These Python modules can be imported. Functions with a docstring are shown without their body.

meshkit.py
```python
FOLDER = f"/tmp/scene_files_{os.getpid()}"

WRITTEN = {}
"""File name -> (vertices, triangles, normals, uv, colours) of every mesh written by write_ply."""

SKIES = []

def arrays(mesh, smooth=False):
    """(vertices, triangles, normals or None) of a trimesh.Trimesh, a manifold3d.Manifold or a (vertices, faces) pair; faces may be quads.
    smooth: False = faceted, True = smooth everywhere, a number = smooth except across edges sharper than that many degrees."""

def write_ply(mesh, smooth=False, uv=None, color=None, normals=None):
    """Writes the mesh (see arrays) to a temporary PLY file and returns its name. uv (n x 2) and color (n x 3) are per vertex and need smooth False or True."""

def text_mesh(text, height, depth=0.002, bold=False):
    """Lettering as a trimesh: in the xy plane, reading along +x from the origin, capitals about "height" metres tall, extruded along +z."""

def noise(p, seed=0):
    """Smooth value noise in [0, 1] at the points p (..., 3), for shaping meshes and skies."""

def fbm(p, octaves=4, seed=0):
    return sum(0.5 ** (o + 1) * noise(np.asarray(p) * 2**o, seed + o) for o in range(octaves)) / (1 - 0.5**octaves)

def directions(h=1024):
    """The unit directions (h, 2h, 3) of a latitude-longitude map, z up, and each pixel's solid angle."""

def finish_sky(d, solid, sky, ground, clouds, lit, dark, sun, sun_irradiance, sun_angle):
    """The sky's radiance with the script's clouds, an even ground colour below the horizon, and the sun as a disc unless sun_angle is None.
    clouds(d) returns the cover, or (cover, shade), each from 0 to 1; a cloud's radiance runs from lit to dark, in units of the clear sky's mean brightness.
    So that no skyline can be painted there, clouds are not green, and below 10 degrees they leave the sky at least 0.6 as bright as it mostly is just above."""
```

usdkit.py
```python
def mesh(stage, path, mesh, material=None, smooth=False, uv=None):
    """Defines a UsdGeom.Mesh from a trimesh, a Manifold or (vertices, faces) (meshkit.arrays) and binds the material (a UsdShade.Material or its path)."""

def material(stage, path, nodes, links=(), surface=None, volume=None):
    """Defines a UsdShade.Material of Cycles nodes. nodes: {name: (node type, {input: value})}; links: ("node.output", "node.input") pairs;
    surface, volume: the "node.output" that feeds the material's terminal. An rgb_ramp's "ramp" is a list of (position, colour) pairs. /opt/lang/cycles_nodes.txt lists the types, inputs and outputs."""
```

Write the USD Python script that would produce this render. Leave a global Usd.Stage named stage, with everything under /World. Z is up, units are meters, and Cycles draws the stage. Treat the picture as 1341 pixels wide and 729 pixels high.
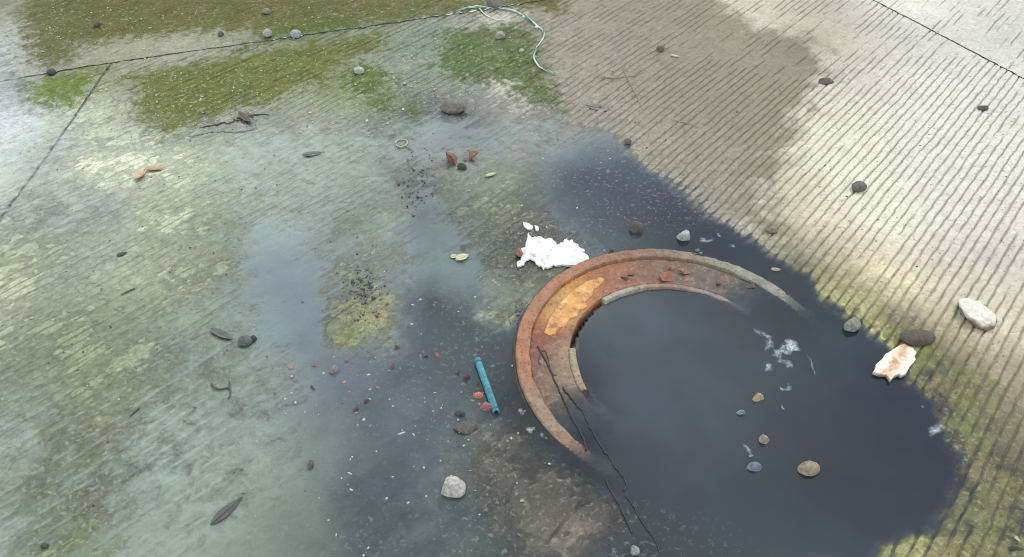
import math, random
import numpy as np, trimesh, usdkit, meshkit
from pxr import Usd, UsdGeom, UsdLux, UsdShade, Gf, Sdf, Vt
from scipy.interpolate import RBFInterpolator
from scipy.ndimage import map_coordinates
from shapely.geometry import Polygon, Point
from shapely import contains_xy

# ------------------------------------------------------------------ camera, sky, sun, exposure
stage = Usd.Stage.CreateInMemory()
UsdGeom.SetStageUpAxis(stage, UsdGeom.Tokens.z)
UsdGeom.SetStageMetersPerUnit(stage, 1.0)
UsdGeom.Xform.Define(stage, '/World'); UsdGeom.Scope.Define(stage, '/World/Looks')
stage.SetDefaultPrim(stage.GetPrimAtPath('/World'))
PW, PH, FOC, EYE = 1341.0, 729.0, 1161.0, 1.5            # the photograph's size and focal length in its pixels, eye height
PITCH, ROLL = math.radians(40.7), math.radians(1.3)
EXPOSURE, SKY, SUN = 0.0, 0.15, 0.40
SUN_EL, SUN_AZ = math.radians(60), math.radians(38)      # azimuth from +y towards +x
cam = UsdGeom.Camera.Define(stage, '/World/camera')
cam.CreateHorizontalApertureAttr(36.0); cam.CreateVerticalApertureAttr(36.0 * 557 / 1024)
cam.CreateFocalLengthAttr(36.0 * FOC / PW); cam.CreateClippingRangeAttr(Gf.Vec2f(0.05, 500))
cam.CreateExposureAttr(EXPOSURE)
cam.AddTransformOp().Set(Gf.Matrix4d().SetRotate(Gf.Rotation(Gf.Vec3d(0, 0, 1), math.degrees(ROLL)))
    * Gf.Matrix4d().SetRotate(Gf.Rotation(Gf.Vec3d(1, 0, 0), 90 - math.degrees(PITCH)))
    * Gf.Matrix4d().SetTranslate(Gf.Vec3d(0, 0, EYE)))
SKYK = 11.5
usdkit.material(stage, '/World/Looks/sky_air', {
    'sky': ('sky_texture', {'sky_type': 'single_scattering', 'sun_disc': False, 'sun_elevation': SUN_EL, 'sun_rotation': SUN_AZ}),
    'tc': ('texture_coordinate', {}),
    'n': ('noise_texture', {'scale': 2.2, 'detail': 6, 'roughness': 0.55}),
    'r': ('rgb_ramp', {'ramp': [(0.32, (0.30,) * 3), (0.64, (0.92,) * 3)]}),
    'm': ('mix_color', {'b': (SKYK * .95, SKYK, SKYK * 1.06)}),
    'bg': ('background_shader', {'strength': SKY})},
    [('tc.generated', 'n.vector'), ('n.fac', 'r.fac'), ('r.color', 'm.fac'), ('sky.color', 'm.a'), ('m.result', 'bg.color')], surface='bg.background')
dome = UsdLux.DomeLight.Define(stage, '/World/sky'); dome.CreateIntensityAttr(1.0)
UsdShade.MaterialBindingAPI.Apply(dome.GetPrim()).Bind(UsdShade.Material.Get(stage, '/World/Looks/sky_air'))
dome.GetPrim().SetCustomDataByKey('kind', 'structure')
sun = UsdLux.DistantLight.Define(stage, '/World/sun')
sun.CreateIntensityAttr(SUN); sun.CreateAngleAttr(14.0); sun.CreateNormalizeAttr(True); sun.CreateColorAttr(Gf.Vec3f(1.0, 0.955, 0.88))
sun.AddRotateXYZOp().Set(Gf.Vec3f(math.degrees(SUN_EL) - 90, 0, -math.degrees(SUN_AZ)))

# ------------------------------------------------------------------ helpers
rng = np.random.default_rng(11)
_count = {}
def numbered(name, parent='/World'):
    k = _count.get((parent, name), -1) + 1; _count[(parent, name)] = k
    return f'{parent}/{name}' + (f'_{k:03d}' if k else '')
def tag(prim, label=None, cat=None, group=None, kind=None):
    for k, v in (('label', label), ('category', cat), ('group', group), ('kind', kind)):
        if v: prim.SetCustomDataByKey(k, v)
def obj(name, m, mat, parent='/World', smooth=40, loc=None, **attrs):
    p = numbered(name, parent)
    o = usdkit.mesh(stage, p, m, '/World/Looks/' + mat, smooth=smooth)
    if loc is not None: o.AddTranslateOp().Set(Gf.Vec3d(*map(float, loc)))
    for k, a in attrs.items():
        a = np.asarray(a, np.float32)
        api = UsdGeom.PrimvarsAPI(o)
        api.CreatePrimvar(k, Sdf.ValueTypeNames.Color3fArray, 'vertex').Set(Vt.Vec3fArray.FromNumpy(a))
    return o.GetPrim()
def xf(name, loc, label=None, cat=None, group=None, kind=None):
    x = UsdGeom.Xform.Define(stage, numbered(name)); x.AddTranslateOp().Set(Gf.Vec3d(*map(float, loc)))
    tag(x.GetPrim(), label, cat, group, kind); return x.GetPrim()
def ray(px, py):
    x = (np.asarray(px, float) - PW / 2) / FOC; y = -(np.asarray(py, float) - PH / 2) / FOC
    c, s = math.cos(ROLL), math.sin(ROLL); x, y = c * x - s * y, s * x + c * y
    cp, sp = math.cos(PITCH), math.sin(PITCH)
    return np.stack([x, cp + y * sp, -sp + y * cp], -1)
def at(px, py, z=0.0):                                    # the point at height z that the photograph shows at this pixel
    d = ray(px, py); t = (EYE - z) / -d[..., 2]
    p = d * t[..., None]; p[..., 2] = z
    return p
def mpp(px, py): return float(np.linalg.norm(at(px, py)) / np.linalg.norm(ray(px, py)) + EYE * 0) / FOC if False else float((EYE / -ray(px, py)[2]) / FOC)
def lin(c):
    c = np.asarray(c, float) / 255.0
    return np.where(c <= 0.04045, c / 12.92, ((c + 0.055) / 1.055) ** 2.4)
def sstep(a, b, x):
    t = np.clip((x - a) / (b - a), 0, 1); return t * t * (3 - 2 * t)
def fb(x, y, s, seed=0, oct=4, z=0.0):
    return meshkit.fbm(np.stack([x * s + 91.3, y * s + 37.7, np.zeros_like(x) + z + 5.5], -1), oct, seed)

def plate(poly, zt, jit=.001, step=.004, seed=0, zf=None):
    """a closed slab over a polygon, its upper face uneven"""
    P = Polygon(poly); x0, y0, x1, y1 = P.bounds
    xs, ys = np.arange(x0, x1, step), np.arange(y0, y1, step)
    pts = np.stack(np.meshgrid(xs, ys, indexing='ij'), -1).reshape(-1, 2)
    r = np.random.default_rng(seed); pts = pts + r.uniform(-.25, .25, pts.shape) * step
    pts = pts[contains_xy(P.buffer(-step * .5), pts[:, 0], pts[:, 1])]
    ring = np.array([P.exterior.interpolate(t, normalized=True).coords[0] for t in np.linspace(0, 1, max(12, int(P.length / step)), endpoint=False)])
    allp = np.vstack([ring, pts]); nb = len(ring)
    from scipy.spatial import Delaunay
    t = Delaunay(allp).simplices; c = allp[t].mean(1); t = t[contains_xy(P.buffer(1e-5), c[:, 0], c[:, 1])]
    area = np.cross(allp[t[:, 1]] - allp[t[:, 0]], allp[t[:, 2]] - allp[t[:, 0]]); t[area < 0] = t[area < 0][:, ::-1]
    z = zf(allp[:, 0], allp[:, 1]) if zf else np.full(len(allp), zt) + (fb(allp[:, 0], allp[:, 1], 90, seed + 2) - .5) * jit * 2
    top = np.c_[allp, z]; bot = np.c_[allp, np.zeros(len(allp))]
    n = len(allp); i = np.arange(nb); j = (i + 1) % nb
    f = np.vstack([t, t[:, ::-1] + n, np.stack([i, i + n, j + n], 1), np.stack([i, j + n, j], 1)])
    return trimesh.Trimesh(np.vstack([top, bot]), f, process=False), n

# ------------------------------------------------------------------ ground colour, spot by spot; far left spots include painted sky glare
LIT = 1.62         # brightness of a white level surface in this daylight
SPOTS = """
0 10 125 122 92|60 15 106 106 60|130 20 120 115 68|220 18 125 120 70|300 18 112 112 56|380 15 95 102 45|450 15 92 95 48|520 15 88 90 54|600 15 95 98 68|680 12 102 98 70|740 15 130 122 95|820 15 132 121 97|900 12 152 141 117|960 15 218 206 180
1020 12 207 196 175|1100 12 189 182 163|1180 15 248 239 222|1300 15 223 218 204|0 60 188 194 180|50 60 140 140 82|100 60 124 115 66|150 60 158 152 122|220 60 166 161 136|290 45 140 145 108|340 45 100 116 58|400 50 92 112 46|450 70 118 130 62|520 60 108 125 96
570 50 104 130 98|620 50 88 110 62|680 60 88 105 58|740 60 126 120 86|800 60 133 122 94|860 60 153 141 115|940 60 155 144 123|1000 60 147 137 120|1060 60 183 174 150|1120 60 208 200 178|1200 60 215 210 195|1300 50 214 209 198|0 110 192 203 192|50 110 130 146 68
90 120 130 150 87|130 110 152 156 112|180 110 150 146 95|230 110 126 126 70|290 110 130 130 80|350 110 118 130 62|400 90 102 120 40|450 110 113 130 52|500 110 105 126 62|560 110 106 126 96|620 110 106 122 90|690 110 100 116 74|750 110 90 89 57|800 110 121 112 87
870 110 139 130 102|940 100 143 136 111|1010 100 135 127 108|1060 110 184 175 149|1120 110 214 204 185|1200 110 238 230 214|1300 110 232 227 213|0 160 262 273 258|60 160 215 229 197|130 160 195 201 166|190 150 145 149 96|240 160 147 149 94|300 160 151 154 135|360 160 146 154 128
420 160 161 168 138|470 160 129 135 105|530 160 82 87 65|560 180 91 96 88|620 160 67 71 57|690 150 44 50 41|730 170 135 151 145|770 150 102 98 85|830 160 136 126 100|900 160 145 137 110|970 150 137 130 106|1020 160 190 180 153|1080 160 234 224 198|1200 160 242 235 217
1310 160 234 226 210|0 220 215 229 207|50 215 165 172 154|110 220 235 242 208|200 220 229 238 203|280 220 202 210 172|360 220 161 171 151|430 220 173 183 162|500 230 169 180 157|540 240 30 32 28|600 230 151 163 139|660 230 163 169 137|720 230 91 93 85|800 220 70 78 88
870 220 123 117 88|920 240 134 128 98|980 220 149 142 112|1030 240 214 203 172|1100 230 250 243 215|1200 230 233 227 208|1310 230 240 231 215|0 290 180 188 162|60 280 145 149 138|120 270 143 146 135|190 280 207 217 180|260 290 169 178 140|330 290 155 166 144|400 300 165 176 155
460 290 122 131 102|510 290 191 206 178|550 290 98 102 97|610 290 115 119 94|660 280 113 119 86|700 300 66 70 53|760 290 112 116 94|830 290 77 86 94|905 282 167 160 122|960 290 159 150 120|1010 300 171 162 130|1060 300 215 203 172|1150 300 251 240 216|1300 300 233 224 207
0 350 181 186 145|60 350 185 190 155|120 350 188 195 173|180 360 213 217 180|240 350 169 171 139|300 350 152 162 126|350 350 113 123 112|400 360 162 169 143|450 350 131 139 115|500 370 142 149 122|545 370 154 164 160|590 370 49 49 53|640 370 151 158 133|680 370 83 85 69
1050 345 97 93 65|1100 370 163 152 103|1160 370 245 232 189|1230 350 218 207 186|1310 350 217 208 191|0 420 195 197 167|60 430 154 161 127|120 430 147 156 121|180 420 164 174 139|240 420 162 176 144|300 430 161 172 146|360 420 114 126 110|400 430 130 135 129|450 430 120 121 94
490 420 85 82 68|520 440 189 199 182|570 430 175 190 179|650 430 244 260 213|1160 430 54 49 29|1220 440 152 143 98|1300 440 235 222 188|1130 445 255 255 169|0 490 144 151 120|80 490 156 168 124|160 490 148 155 118|240 480 121 136 116|320 490 144 150 120|380 500 124 131 113
430 490 121 127 122|500 490 85 88 86|570 490 123 123 118|650 500 207 209 202|1230 490 29 29 29|1290 500 158 145 109|1330 490 175 162 134|1200 500 29 29 29|0 560 167 183 161|60 550 126 134 104|130 540 149 152 111|200 560 127 135 117|270 560 105 114 99|340 560 76 82 70
400 560 98 103 99|470 560 94 97 92|540 560 79 80 75|600 570 150 154 145|640 575 90 87 78|680 560 61 59 52|1270 560 31 29 29|1320 560 125 118 85|1250 545 29 29 29|0 640 165 177 146|60 620 110 122 84|110 640 134 141 102|180 640 103 111 92|250 620 81 86 75
320 640 90 98 83|390 640 83 84 79|450 640 152 157 142|520 650 139 141 130|580 680 170 171 159|650 630 82 79 70|690 600 85 79 68|720 640 71 66 58|750 620 88 82 72|770 660 70 64 56|700 670 97 90 78|660 670 87 86 75|740 700 133 124 107|1290 640 37 36 29
1330 640 69 65 38|1262 640 40 44 29|0 710 150 167 131|60 700 114 126 87|100 715 156 168 118|170 710 146 158 128|250 700 91 101 85|330 710 92 105 88|400 710 46 47 48|470 700 119 123 113|540 700 250 261 241|610 715 134 142 129|700 720 94 89 79|770 715 89 84 75
830 720 32 38 30|950 720 29 29 29|1100 700 29 29 31|1200 700 184 185 110|1270 700 38 38 29|1330 715 54 51 31
"""
spots = np.array([list(map(float, s.split())) for s in SPOTS.replace('\n', '|').split('|') if s.strip()])
# height of the ground above the water, in millimetres (below 0: flooded)
LEVEL = """
0 10 6|100 20 10|250 20 10|400 20 9|520 20 7|620 20 8|720 15 9|850 15 14|1000 10 18|1200 10 20|1330 10 20|0 60 -1|60 60 7|120 60 8
220 60 8|340 60 7|440 60 7|540 60 3|620 60 6|700 60 7|780 60 9|900 60 14|1050 60 18|1300 60 22|0 120 -4|90 120 5|150 110 6|240 110 7
340 110 7|440 100 7|540 110 3|620 100 1.5|690 110 4|760 110 6|900 110 13|1100 110 20|1320 110 22|0 190 -5|60 170 -4|150 170 0.5|240 160 1.5|320 170 -3
400 170 -2.6|480 150 -0.1|530 160 0.4|560 170 -5.6|620 170 -2.6|680 150 -1.6|730 175 -3|790 172 0|830 160 5|900 150 11|1050 170 18|1320 180 22|0 250 -4|60 230 -3
140 220 0|230 220 -1|330 220 -3.5|430 220 -4.1|500 230 -3.6|545 240 -0.1|570 210 -5.6|630 225 -1.6|680 225 -3.6|710 240 -4|760 230 -12|810 215 -6|835 215 0|870 215 5
950 200 9|1050 240 17|1320 260 22|0 300 0.5|70 290 -3|130 280 -3.5|200 280 -1|270 290 -0.5|350 320 -5.6|400 300 -4.6|460 290 -1.6|510 290 -3.6|550 290 -6|600 290 -2.1
650 270 -0.6|700 290 1.5|745 285 -4|800 270 -12|860 280 -12|893 262 0|925 281 0|960 260 6|1000 280 9|1150 300 18|1320 320 22|0 370 0.4|80 350 -0.6|150 360 -4.6
200 365 -0.6|260 350 -0.1|310 350 -2.6|350 360 -6.6|400 360 -3.6|460 350 -1.1|500 370 -0.1|540 360 -6.6|590 370 -12|630 355 -2.6|670 350 -0.6|720 365 1|800 315 -3|880 312 -12
955 305 0|990 327 0|1030 350 0|1060 330 5|1120 340 10|1230 330 16|1320 380 20|0 430 0.4|80 430 -0.1|160 430 -0.6|240 430 -1.6|310 440 -2.1|370 430 -6.6|410 430 -7
455 430 3|495 420 3|525 445 -4.6|570 430 -13|620 430 -5.6|655 415 -1.1|1075 385 0|1105 410 0|1130 436 0|1160 400 5|1160 450 2|1230 440 8|1320 450 14|0 500 -0.6
80 490 -0.6|160 490 -0.6|240 490 -2.6|320 490 -2.1|380 500 -4.1|430 500 -7|500 490 -11|570 490 -13|640 490 -14|1162 466 0|1185 492 0|1215 515 0|1240 500 5|1320 500 9
0 570 -2.6|70 550 -1.1|140 540 -0.6|210 560 -3.6|280 560 -3.6|340 560 -5.6|400 560 -7|470 560 -11|540 550 -14|600 550 -5.6|650 570 2|700 560 -10|725 600 -6|1232 545 0
1248 580 0|1270 540 3|1320 560 5|0 640 -2.6|60 620 -1.1|110 640 -1.1|180 640 -4.6|250 620 -4.6|320 640 -5.6|390 640 -7.6|450 640 -10|520 650 -13|580 680 -12|610 620 -7.6
650 620 2|700 640 3.5|740 650 3.5|790 660 2|830 690 -8|800 620 -14|1256 620 0|1252 655 0|1285 640 2|1330 640 4|0 710 -2.6|60 700 -1.1|100 715 -1.6|170 710 -5.6
250 700 -5.6|330 710 -7.6|400 710 -11|470 700 -13|540 700 -11|610 715 -10|700 705 -1|760 700 -0.5|800 715 -5|860 725 -12|950 720 -16|1235 680 0|1190 695 0|1160 715 0
1150 729 0|1220 710 0.6|1270 700 1.5|1330 710 2.5|900 250 -1|850 250 -14|690 480 -14|1060 380 -14|1090 430 -22|1150 490 -22|1200 540 -26|1230 600 -22|1225 640 -18|1180 660 -20
1120 700 -22|1050 700 -26|1000 620 -40|900 660 -30|850 600 -30|1100 560 -40|1000 500 -40|900 450 -40|760 570 -18|1000 350 -14|930 320 -12
"""
levels = np.array([list(map(float, s.split())) for s in LEVEL.replace('\n', '|').split('|') if s.strip()])
# murky water colour, sky reflection painted in as pale tones at left, and the depth in mm at which it hides the bed
MURK_GLARE = """
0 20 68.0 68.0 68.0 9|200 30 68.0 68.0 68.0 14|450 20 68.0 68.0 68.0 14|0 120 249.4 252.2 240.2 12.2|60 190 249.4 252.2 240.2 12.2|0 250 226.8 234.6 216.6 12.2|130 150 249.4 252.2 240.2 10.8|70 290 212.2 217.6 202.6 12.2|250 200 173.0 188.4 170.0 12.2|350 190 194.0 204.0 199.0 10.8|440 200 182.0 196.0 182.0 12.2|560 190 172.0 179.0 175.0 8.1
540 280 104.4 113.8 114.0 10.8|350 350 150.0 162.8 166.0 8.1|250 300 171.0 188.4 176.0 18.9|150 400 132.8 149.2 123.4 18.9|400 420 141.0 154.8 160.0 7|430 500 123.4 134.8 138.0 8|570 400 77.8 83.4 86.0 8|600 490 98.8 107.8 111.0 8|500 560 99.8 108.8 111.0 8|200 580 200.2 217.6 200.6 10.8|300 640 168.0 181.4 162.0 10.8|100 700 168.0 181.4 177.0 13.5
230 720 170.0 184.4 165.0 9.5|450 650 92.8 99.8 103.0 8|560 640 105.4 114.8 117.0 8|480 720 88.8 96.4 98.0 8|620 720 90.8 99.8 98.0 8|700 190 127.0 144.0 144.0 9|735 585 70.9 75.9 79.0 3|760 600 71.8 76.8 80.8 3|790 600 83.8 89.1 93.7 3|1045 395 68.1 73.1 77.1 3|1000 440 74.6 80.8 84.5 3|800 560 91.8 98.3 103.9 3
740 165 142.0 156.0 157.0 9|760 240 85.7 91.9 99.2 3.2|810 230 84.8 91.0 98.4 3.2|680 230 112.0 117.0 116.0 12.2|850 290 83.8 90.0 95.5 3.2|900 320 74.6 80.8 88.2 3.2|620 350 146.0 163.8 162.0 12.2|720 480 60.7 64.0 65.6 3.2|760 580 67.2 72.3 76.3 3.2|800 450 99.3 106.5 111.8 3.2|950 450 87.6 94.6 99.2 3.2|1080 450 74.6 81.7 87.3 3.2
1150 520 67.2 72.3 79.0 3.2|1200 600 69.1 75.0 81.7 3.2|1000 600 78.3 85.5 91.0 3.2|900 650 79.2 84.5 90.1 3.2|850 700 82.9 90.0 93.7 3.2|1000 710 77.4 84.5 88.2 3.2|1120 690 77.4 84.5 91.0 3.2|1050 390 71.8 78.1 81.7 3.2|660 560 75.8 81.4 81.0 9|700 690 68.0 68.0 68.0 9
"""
murk_glares = np.array([list(map(float, s.split())) for s in MURK_GLARE.replace('\n', '|').split('|') if s.strip()])
GX0, GX1, GY0, GY1, GS = -3.0, 3.2, 0.2, 4.4, 0.02
gxs, gys = np.arange(GX0, GX1, GS), np.arange(GY0, GY1, GS)
_P = np.stack(np.meshgrid(gxs, gys, indexing='ij'), -1).reshape(-1, 2)
def field(pts, vals, smooth=0.0):
    xy = at(pts[:, 0], pts[:, 1])[:, :2]
    r = RBFInterpolator(xy, vals, kernel='linear', smoothing=smooth)
    g = np.clip(r(_P), vals.min(0), vals.max(0)).reshape(len(gxs), len(gys), -1)
    def f(x, y):
        q = np.stack([(x - GX0) / GS, (y - GY0) / GS])
        return np.stack([map_coordinates(g[..., k], q, order=1, mode='nearest') for k in range(g.shape[-1])], -1)
    return f
REFL = 0.055
def to_albedo(c, under=0.0): return np.clip((lin(c) - under) / LIT, 0.012, 0.62)
f_col = field(spots, to_albedo(spots[:, 2:5]))
f_lev = field(levels, levels[:, 2:3])
f_murk_glare = field(murk_glares, np.hstack([np.clip((lin(murk_glares[:, 2:5]) - np.array([.050, .0535, .058])) / LIT, 0.004, 0.5), murk_glares[:, 5:6]]))
def warp(x, y, a=1.0):
    wx = (fb(x, y, 6, 3) - .5) * .13 + (fb(x, y, 28, 5) - .5) * .06 + (fb(x, y, 85, 15) - .5) * .024
    wy = (fb(x, y, 6, 7) - .5) * .13 + (fb(x, y, 28, 9) - .5) * .06 + (fb(x, y, 85, 19) - .5) * .024
    return x + wx * a, y + wy * a

# mats of green and brown algae with clear edges: outline in the photograph, colour
ALGAE = [([(20, 22), (70, -40), (330, -40), (560, -40), (735, -40), (738, 20), (700, 14), (600, 22), (520, 30), (340, 52), (300, 40), (205, 52), (106, 62), (102, 84), (62, 92), (36, 80)], (106, 104, 42)),
         ([(340, 50), (330, 30), (420, 5), (560, 5), (600, 16), (520, 34), (400, 50), (300, 72)], (96, 106, 34)),
         ([(150, 100), (290, 76), (440, 50), (505, 40), (512, 66), (470, 78), (440, 96), (432, 116), (405, 112), (352, 138), (318, 140), (262, 164), (212, 182), (174, 150), (172, 118)], (112, 118, 42)),
         ([(436, 90), (470, 80), (516, 96), (514, 150), (488, 142), (462, 122)], (92, 114, 24)),
         ([(26, 112), (66, 98), (136, 90), (120, 120), (100, 142), (60, 144), (34, 132)], (112, 132, 36)),
         ([(534, 128), (552, 130), (552, 182), (540, 180), (528, 150)], (92, 116, 44)),
         ([(580, 40), (690, 32), (705, 60), (725, 110), (745, 148), (700, 140), (660, 112), (600, 110), (566, 90)], (90, 110, 52)),
         ([(1205, 505), (1260, 470), (1300, 520), (1290, 600), (1341, 640), (1341, 760), (1190, 760), (1250, 660), (1262, 610), (1240, 545)], (148, 144, 114)),
         ([(1110, 400), (1160, 420), (1230, 460), (1200, 500), (1150, 450)], (150, 146, 104)),
         ([(455, 400), (530, 385), (530, 430), (500, 448), (440, 462), (432, 430)], (158, 160, 130)),
         ([(650, 400), (690, 385), (676, 420), (655, 440), (630, 420)], (134, 140, 108))]
DAMP = Polygon(at(*np.array([(670, -60), (930, 2), (985, 40), (1040, 52), (1072, 74), (1080, 96), (1064, 128), (1042, 168), (1028, 214), (1006, 246), (1004, 290), (960, 300), (930, 330), (830, 290), (760, 230), (690, 190), (670, 90)], float).T)[:, :2]).buffer(0)
ALG = [(Polygon(at(np.array([a for a, _ in p], float), np.array([b for _, b in p], float))[:, :2]).buffer(0), np.array(c, float)) for p, c in ALGAE]
import shapely
def f_algae(x, y):
    best, col = np.full_like(x, -1.0), np.zeros((len(x), 3)) + .15
    pts = shapely.points(x, y)
    for P, c in ALG:
        near = (x > P.bounds[0] - .3) & (x < P.bounds[2] + .3) & (y > P.bounds[1] - .3) & (y < P.bounds[3] + .3)
        if not near.any(): continue
        d = shapely.distance(P.exterior, pts[near]); d = np.where(contains_xy(P, x[near], y[near]), d, -d)
        a = np.clip(d / .22, -1, 1); m = a > best[near]
        b = best[near]; b[m] = a[m]; best[near] = b
        k = col[near]; k[m] = to_albedo(c) * .84; col[near] = k
    return best, col
for i in range(len(spots)):
    for P, c in ALG[:7]:
        if contains_xy(P, *at(spots[i, 0], spots[i, 1])[:2]): spots[i, 2:5] = (150, 150, 132)
for i in range(len(spots)):
    if contains_xy(DAMP, *at(spots[i, 0], spots[i, 1])[:2]): spots[i, 2:5] = (222, 216, 196)
def f_damp(x, y):
    d = np.full_like(x, -1.0); b = DAMP.bounds; k = (x > b[0] - .3) & (x < b[2] + .3) & (y > b[1] - .3) & (y < b[3] + .3)
    d[k] = np.clip(shapely.distance(DAMP.exterior, shapely.points(x[k], y[k])) * np.where(contains_xy(DAMP, x[k], y[k]), 1, -1) / .2, -1, 1)
    return d
f_col = field(spots, to_albedo(spots[:, 2:5]))

# manhole frame: centre, radius, tilt (its near right side has sunk under the water)
MC, MR = np.array([0.402, 1.468]), 0.390
_a, _b = at(742, 592)[:2], at(1036, 390)[:2]
_n = np.array([-(_b - _a)[1], (_b - _a)[0]]); _n /= np.linalg.norm(_n)
if (MC - _a) @ _n > 0 and (at(676, 455)[:2] - _a) @ _n < 0: _n = -_n
def tilt(x, y): return 0.060 * ((x - _a[0]) * _n[0] + (y - _a[1]) * _n[1])

# grooves brushed across the slabs
TH, GP = math.radians(52.2), 0.0252
ct, st = math.cos(TH), math.sin(TH)
def uv_of(x, y): return -st * x + ct * y, ct * x + st * y
def xy_of(u, v): return -st * u + ct * v, ct * u + st * v
def wig(u, v): return (meshkit.fbm(np.stack([u * 9, v * 5, 0 * u + 2.2], -1), 3, 21) - .5) * .011 + (meshkit.noise(np.stack([u * 40, v * 30, 0 * u], -1), 4) - .5) * .003 + (meshkit.noise(np.stack([u * 70, v * 75, 0 * u + 3], -1), 14) - .5) * .0022
# joints between slabs (photograph lines, carried on straight)
J = {'j1': (at(142, 92)[:2], at(4, 281)[:2]), 'j2': (at(60, 97)[:2], at(520, 31)[:2]), 'j3': (at(1141, 5)[:2], at(1341, 112)[:2])}
def side(j, x, y):
    a, b = J[j]; d = (b - a) / np.linalg.norm(b - a)
    return (x - a[0]) * -d[1] + (y - a[1]) * d[0]
def smoothness(x, y):                                     # where the brushing has been worn or trowelled away
    s = np.zeros_like(x)
    for px, py, rx, ry, w in ((1020, 60, .55, .30, .95), (1100, 62, .35, .25, .5), (900, 30, .5, .5, .55), (1230, 70, .3, .12, .8), (30, 180, .6, .6, 1), (340, 360, .45, .55, .75), (150, 480, .6, .5, .2), (650, 600, .35, .3, 1), (450, 560, .5, .4, .9), (590, 400, .3, .3, .9), (600, 200, .5, .4, .75),
                              (420, 450, .25, .3, .7), (300, 60, 1.1, .5, .55), (560, 70, .7, .5, .6), (250, 650, .45, .22, .6), (330, 200, .5, .25, .6), (80, 285, .3, .2, .7), (690, 640, .38, .34, 1.25), (570, 560, .3, .3, .8), (1240, 30, .5, .35, .5)):
        c = at(px, py)[:2]; s = np.maximum(s, w * np.exp(-(((x - c[0]) / rx) ** 2 + ((y - c[1]) / ry) ** 2) ** 1.5))
    s = np.where(side('j2', x, y) > 0, np.maximum(s, 1.1), s)
    s = np.where(side('j3', x, y) > 0, np.maximum(s, .86), s)
    return s
def groove(x, y):                                         # 0 on the land, 1 at the bottom of a groove
    u, v = uv_of(x, y)
    for _ in range(2): u0 = u - wig(u if _ == 0 else u0, v)
    k = np.round(u0 / GP); du = np.abs(u0 - k * GP)
    u1 = k * GP
    breakup = meshkit.fbm(np.stack([u1 * 37, v * 7.0, 0 * u1], -1), 3, 8)
    wide = .0022 + .0032 * meshkit.noise(np.stack([u1 * 41, v * 24, 0 * u1 + 9], -1), 6)
    left = 1 - sstep(.0, .5, x - .25 * (y - 1.6))
    breakup = breakup + left * (meshkit.fbm(np.stack([u1 * 37, v * 22.0, 0 * u1 + 4], -1), 2, 18) - .5) * .5
    amp = sstep(.30, .52, breakup + .15 - .40 * smoothness(x, y)) * (1 - .05 * left)
    return (1 - sstep(.25, 1.0, du / wide)) * amp
def uv_of2(x, y): return (-math.sin(math.radians(52.2)) * x + math.cos(math.radians(52.2)) * y) * 45, (math.cos(math.radians(52.2)) * x + math.sin(math.radians(52.2)) * y) * 9
STREAMS = [([(322, 296), (352, 288), (398, 322), (424, 392), (446, 450), (432, 530), (384, 470), (350, 400), (326, 350)], 5),
           ([(528, 250), (566, 236), (602, 322), (642, 402), (668, 448), (668, 530), (560, 500), (528, 420), (548, 340)], 9),
           ([(556, 150), (610, 152), (650, 176), (600, 196), (556, 192)], 4), 
           ([(744, 200), (790, 178), (808, 190), (846, 222), (905, 272), (980, 320), (1040, 366), (900, 336), (790, 330), (720, 270), (706, 220)], 8)]
STR = [(Polygon(at(np.array([a for a, _ in p], float), np.array([b for _, b in p], float))[:, :2]).buffer(0), w) for p, w in STREAMS]
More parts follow.
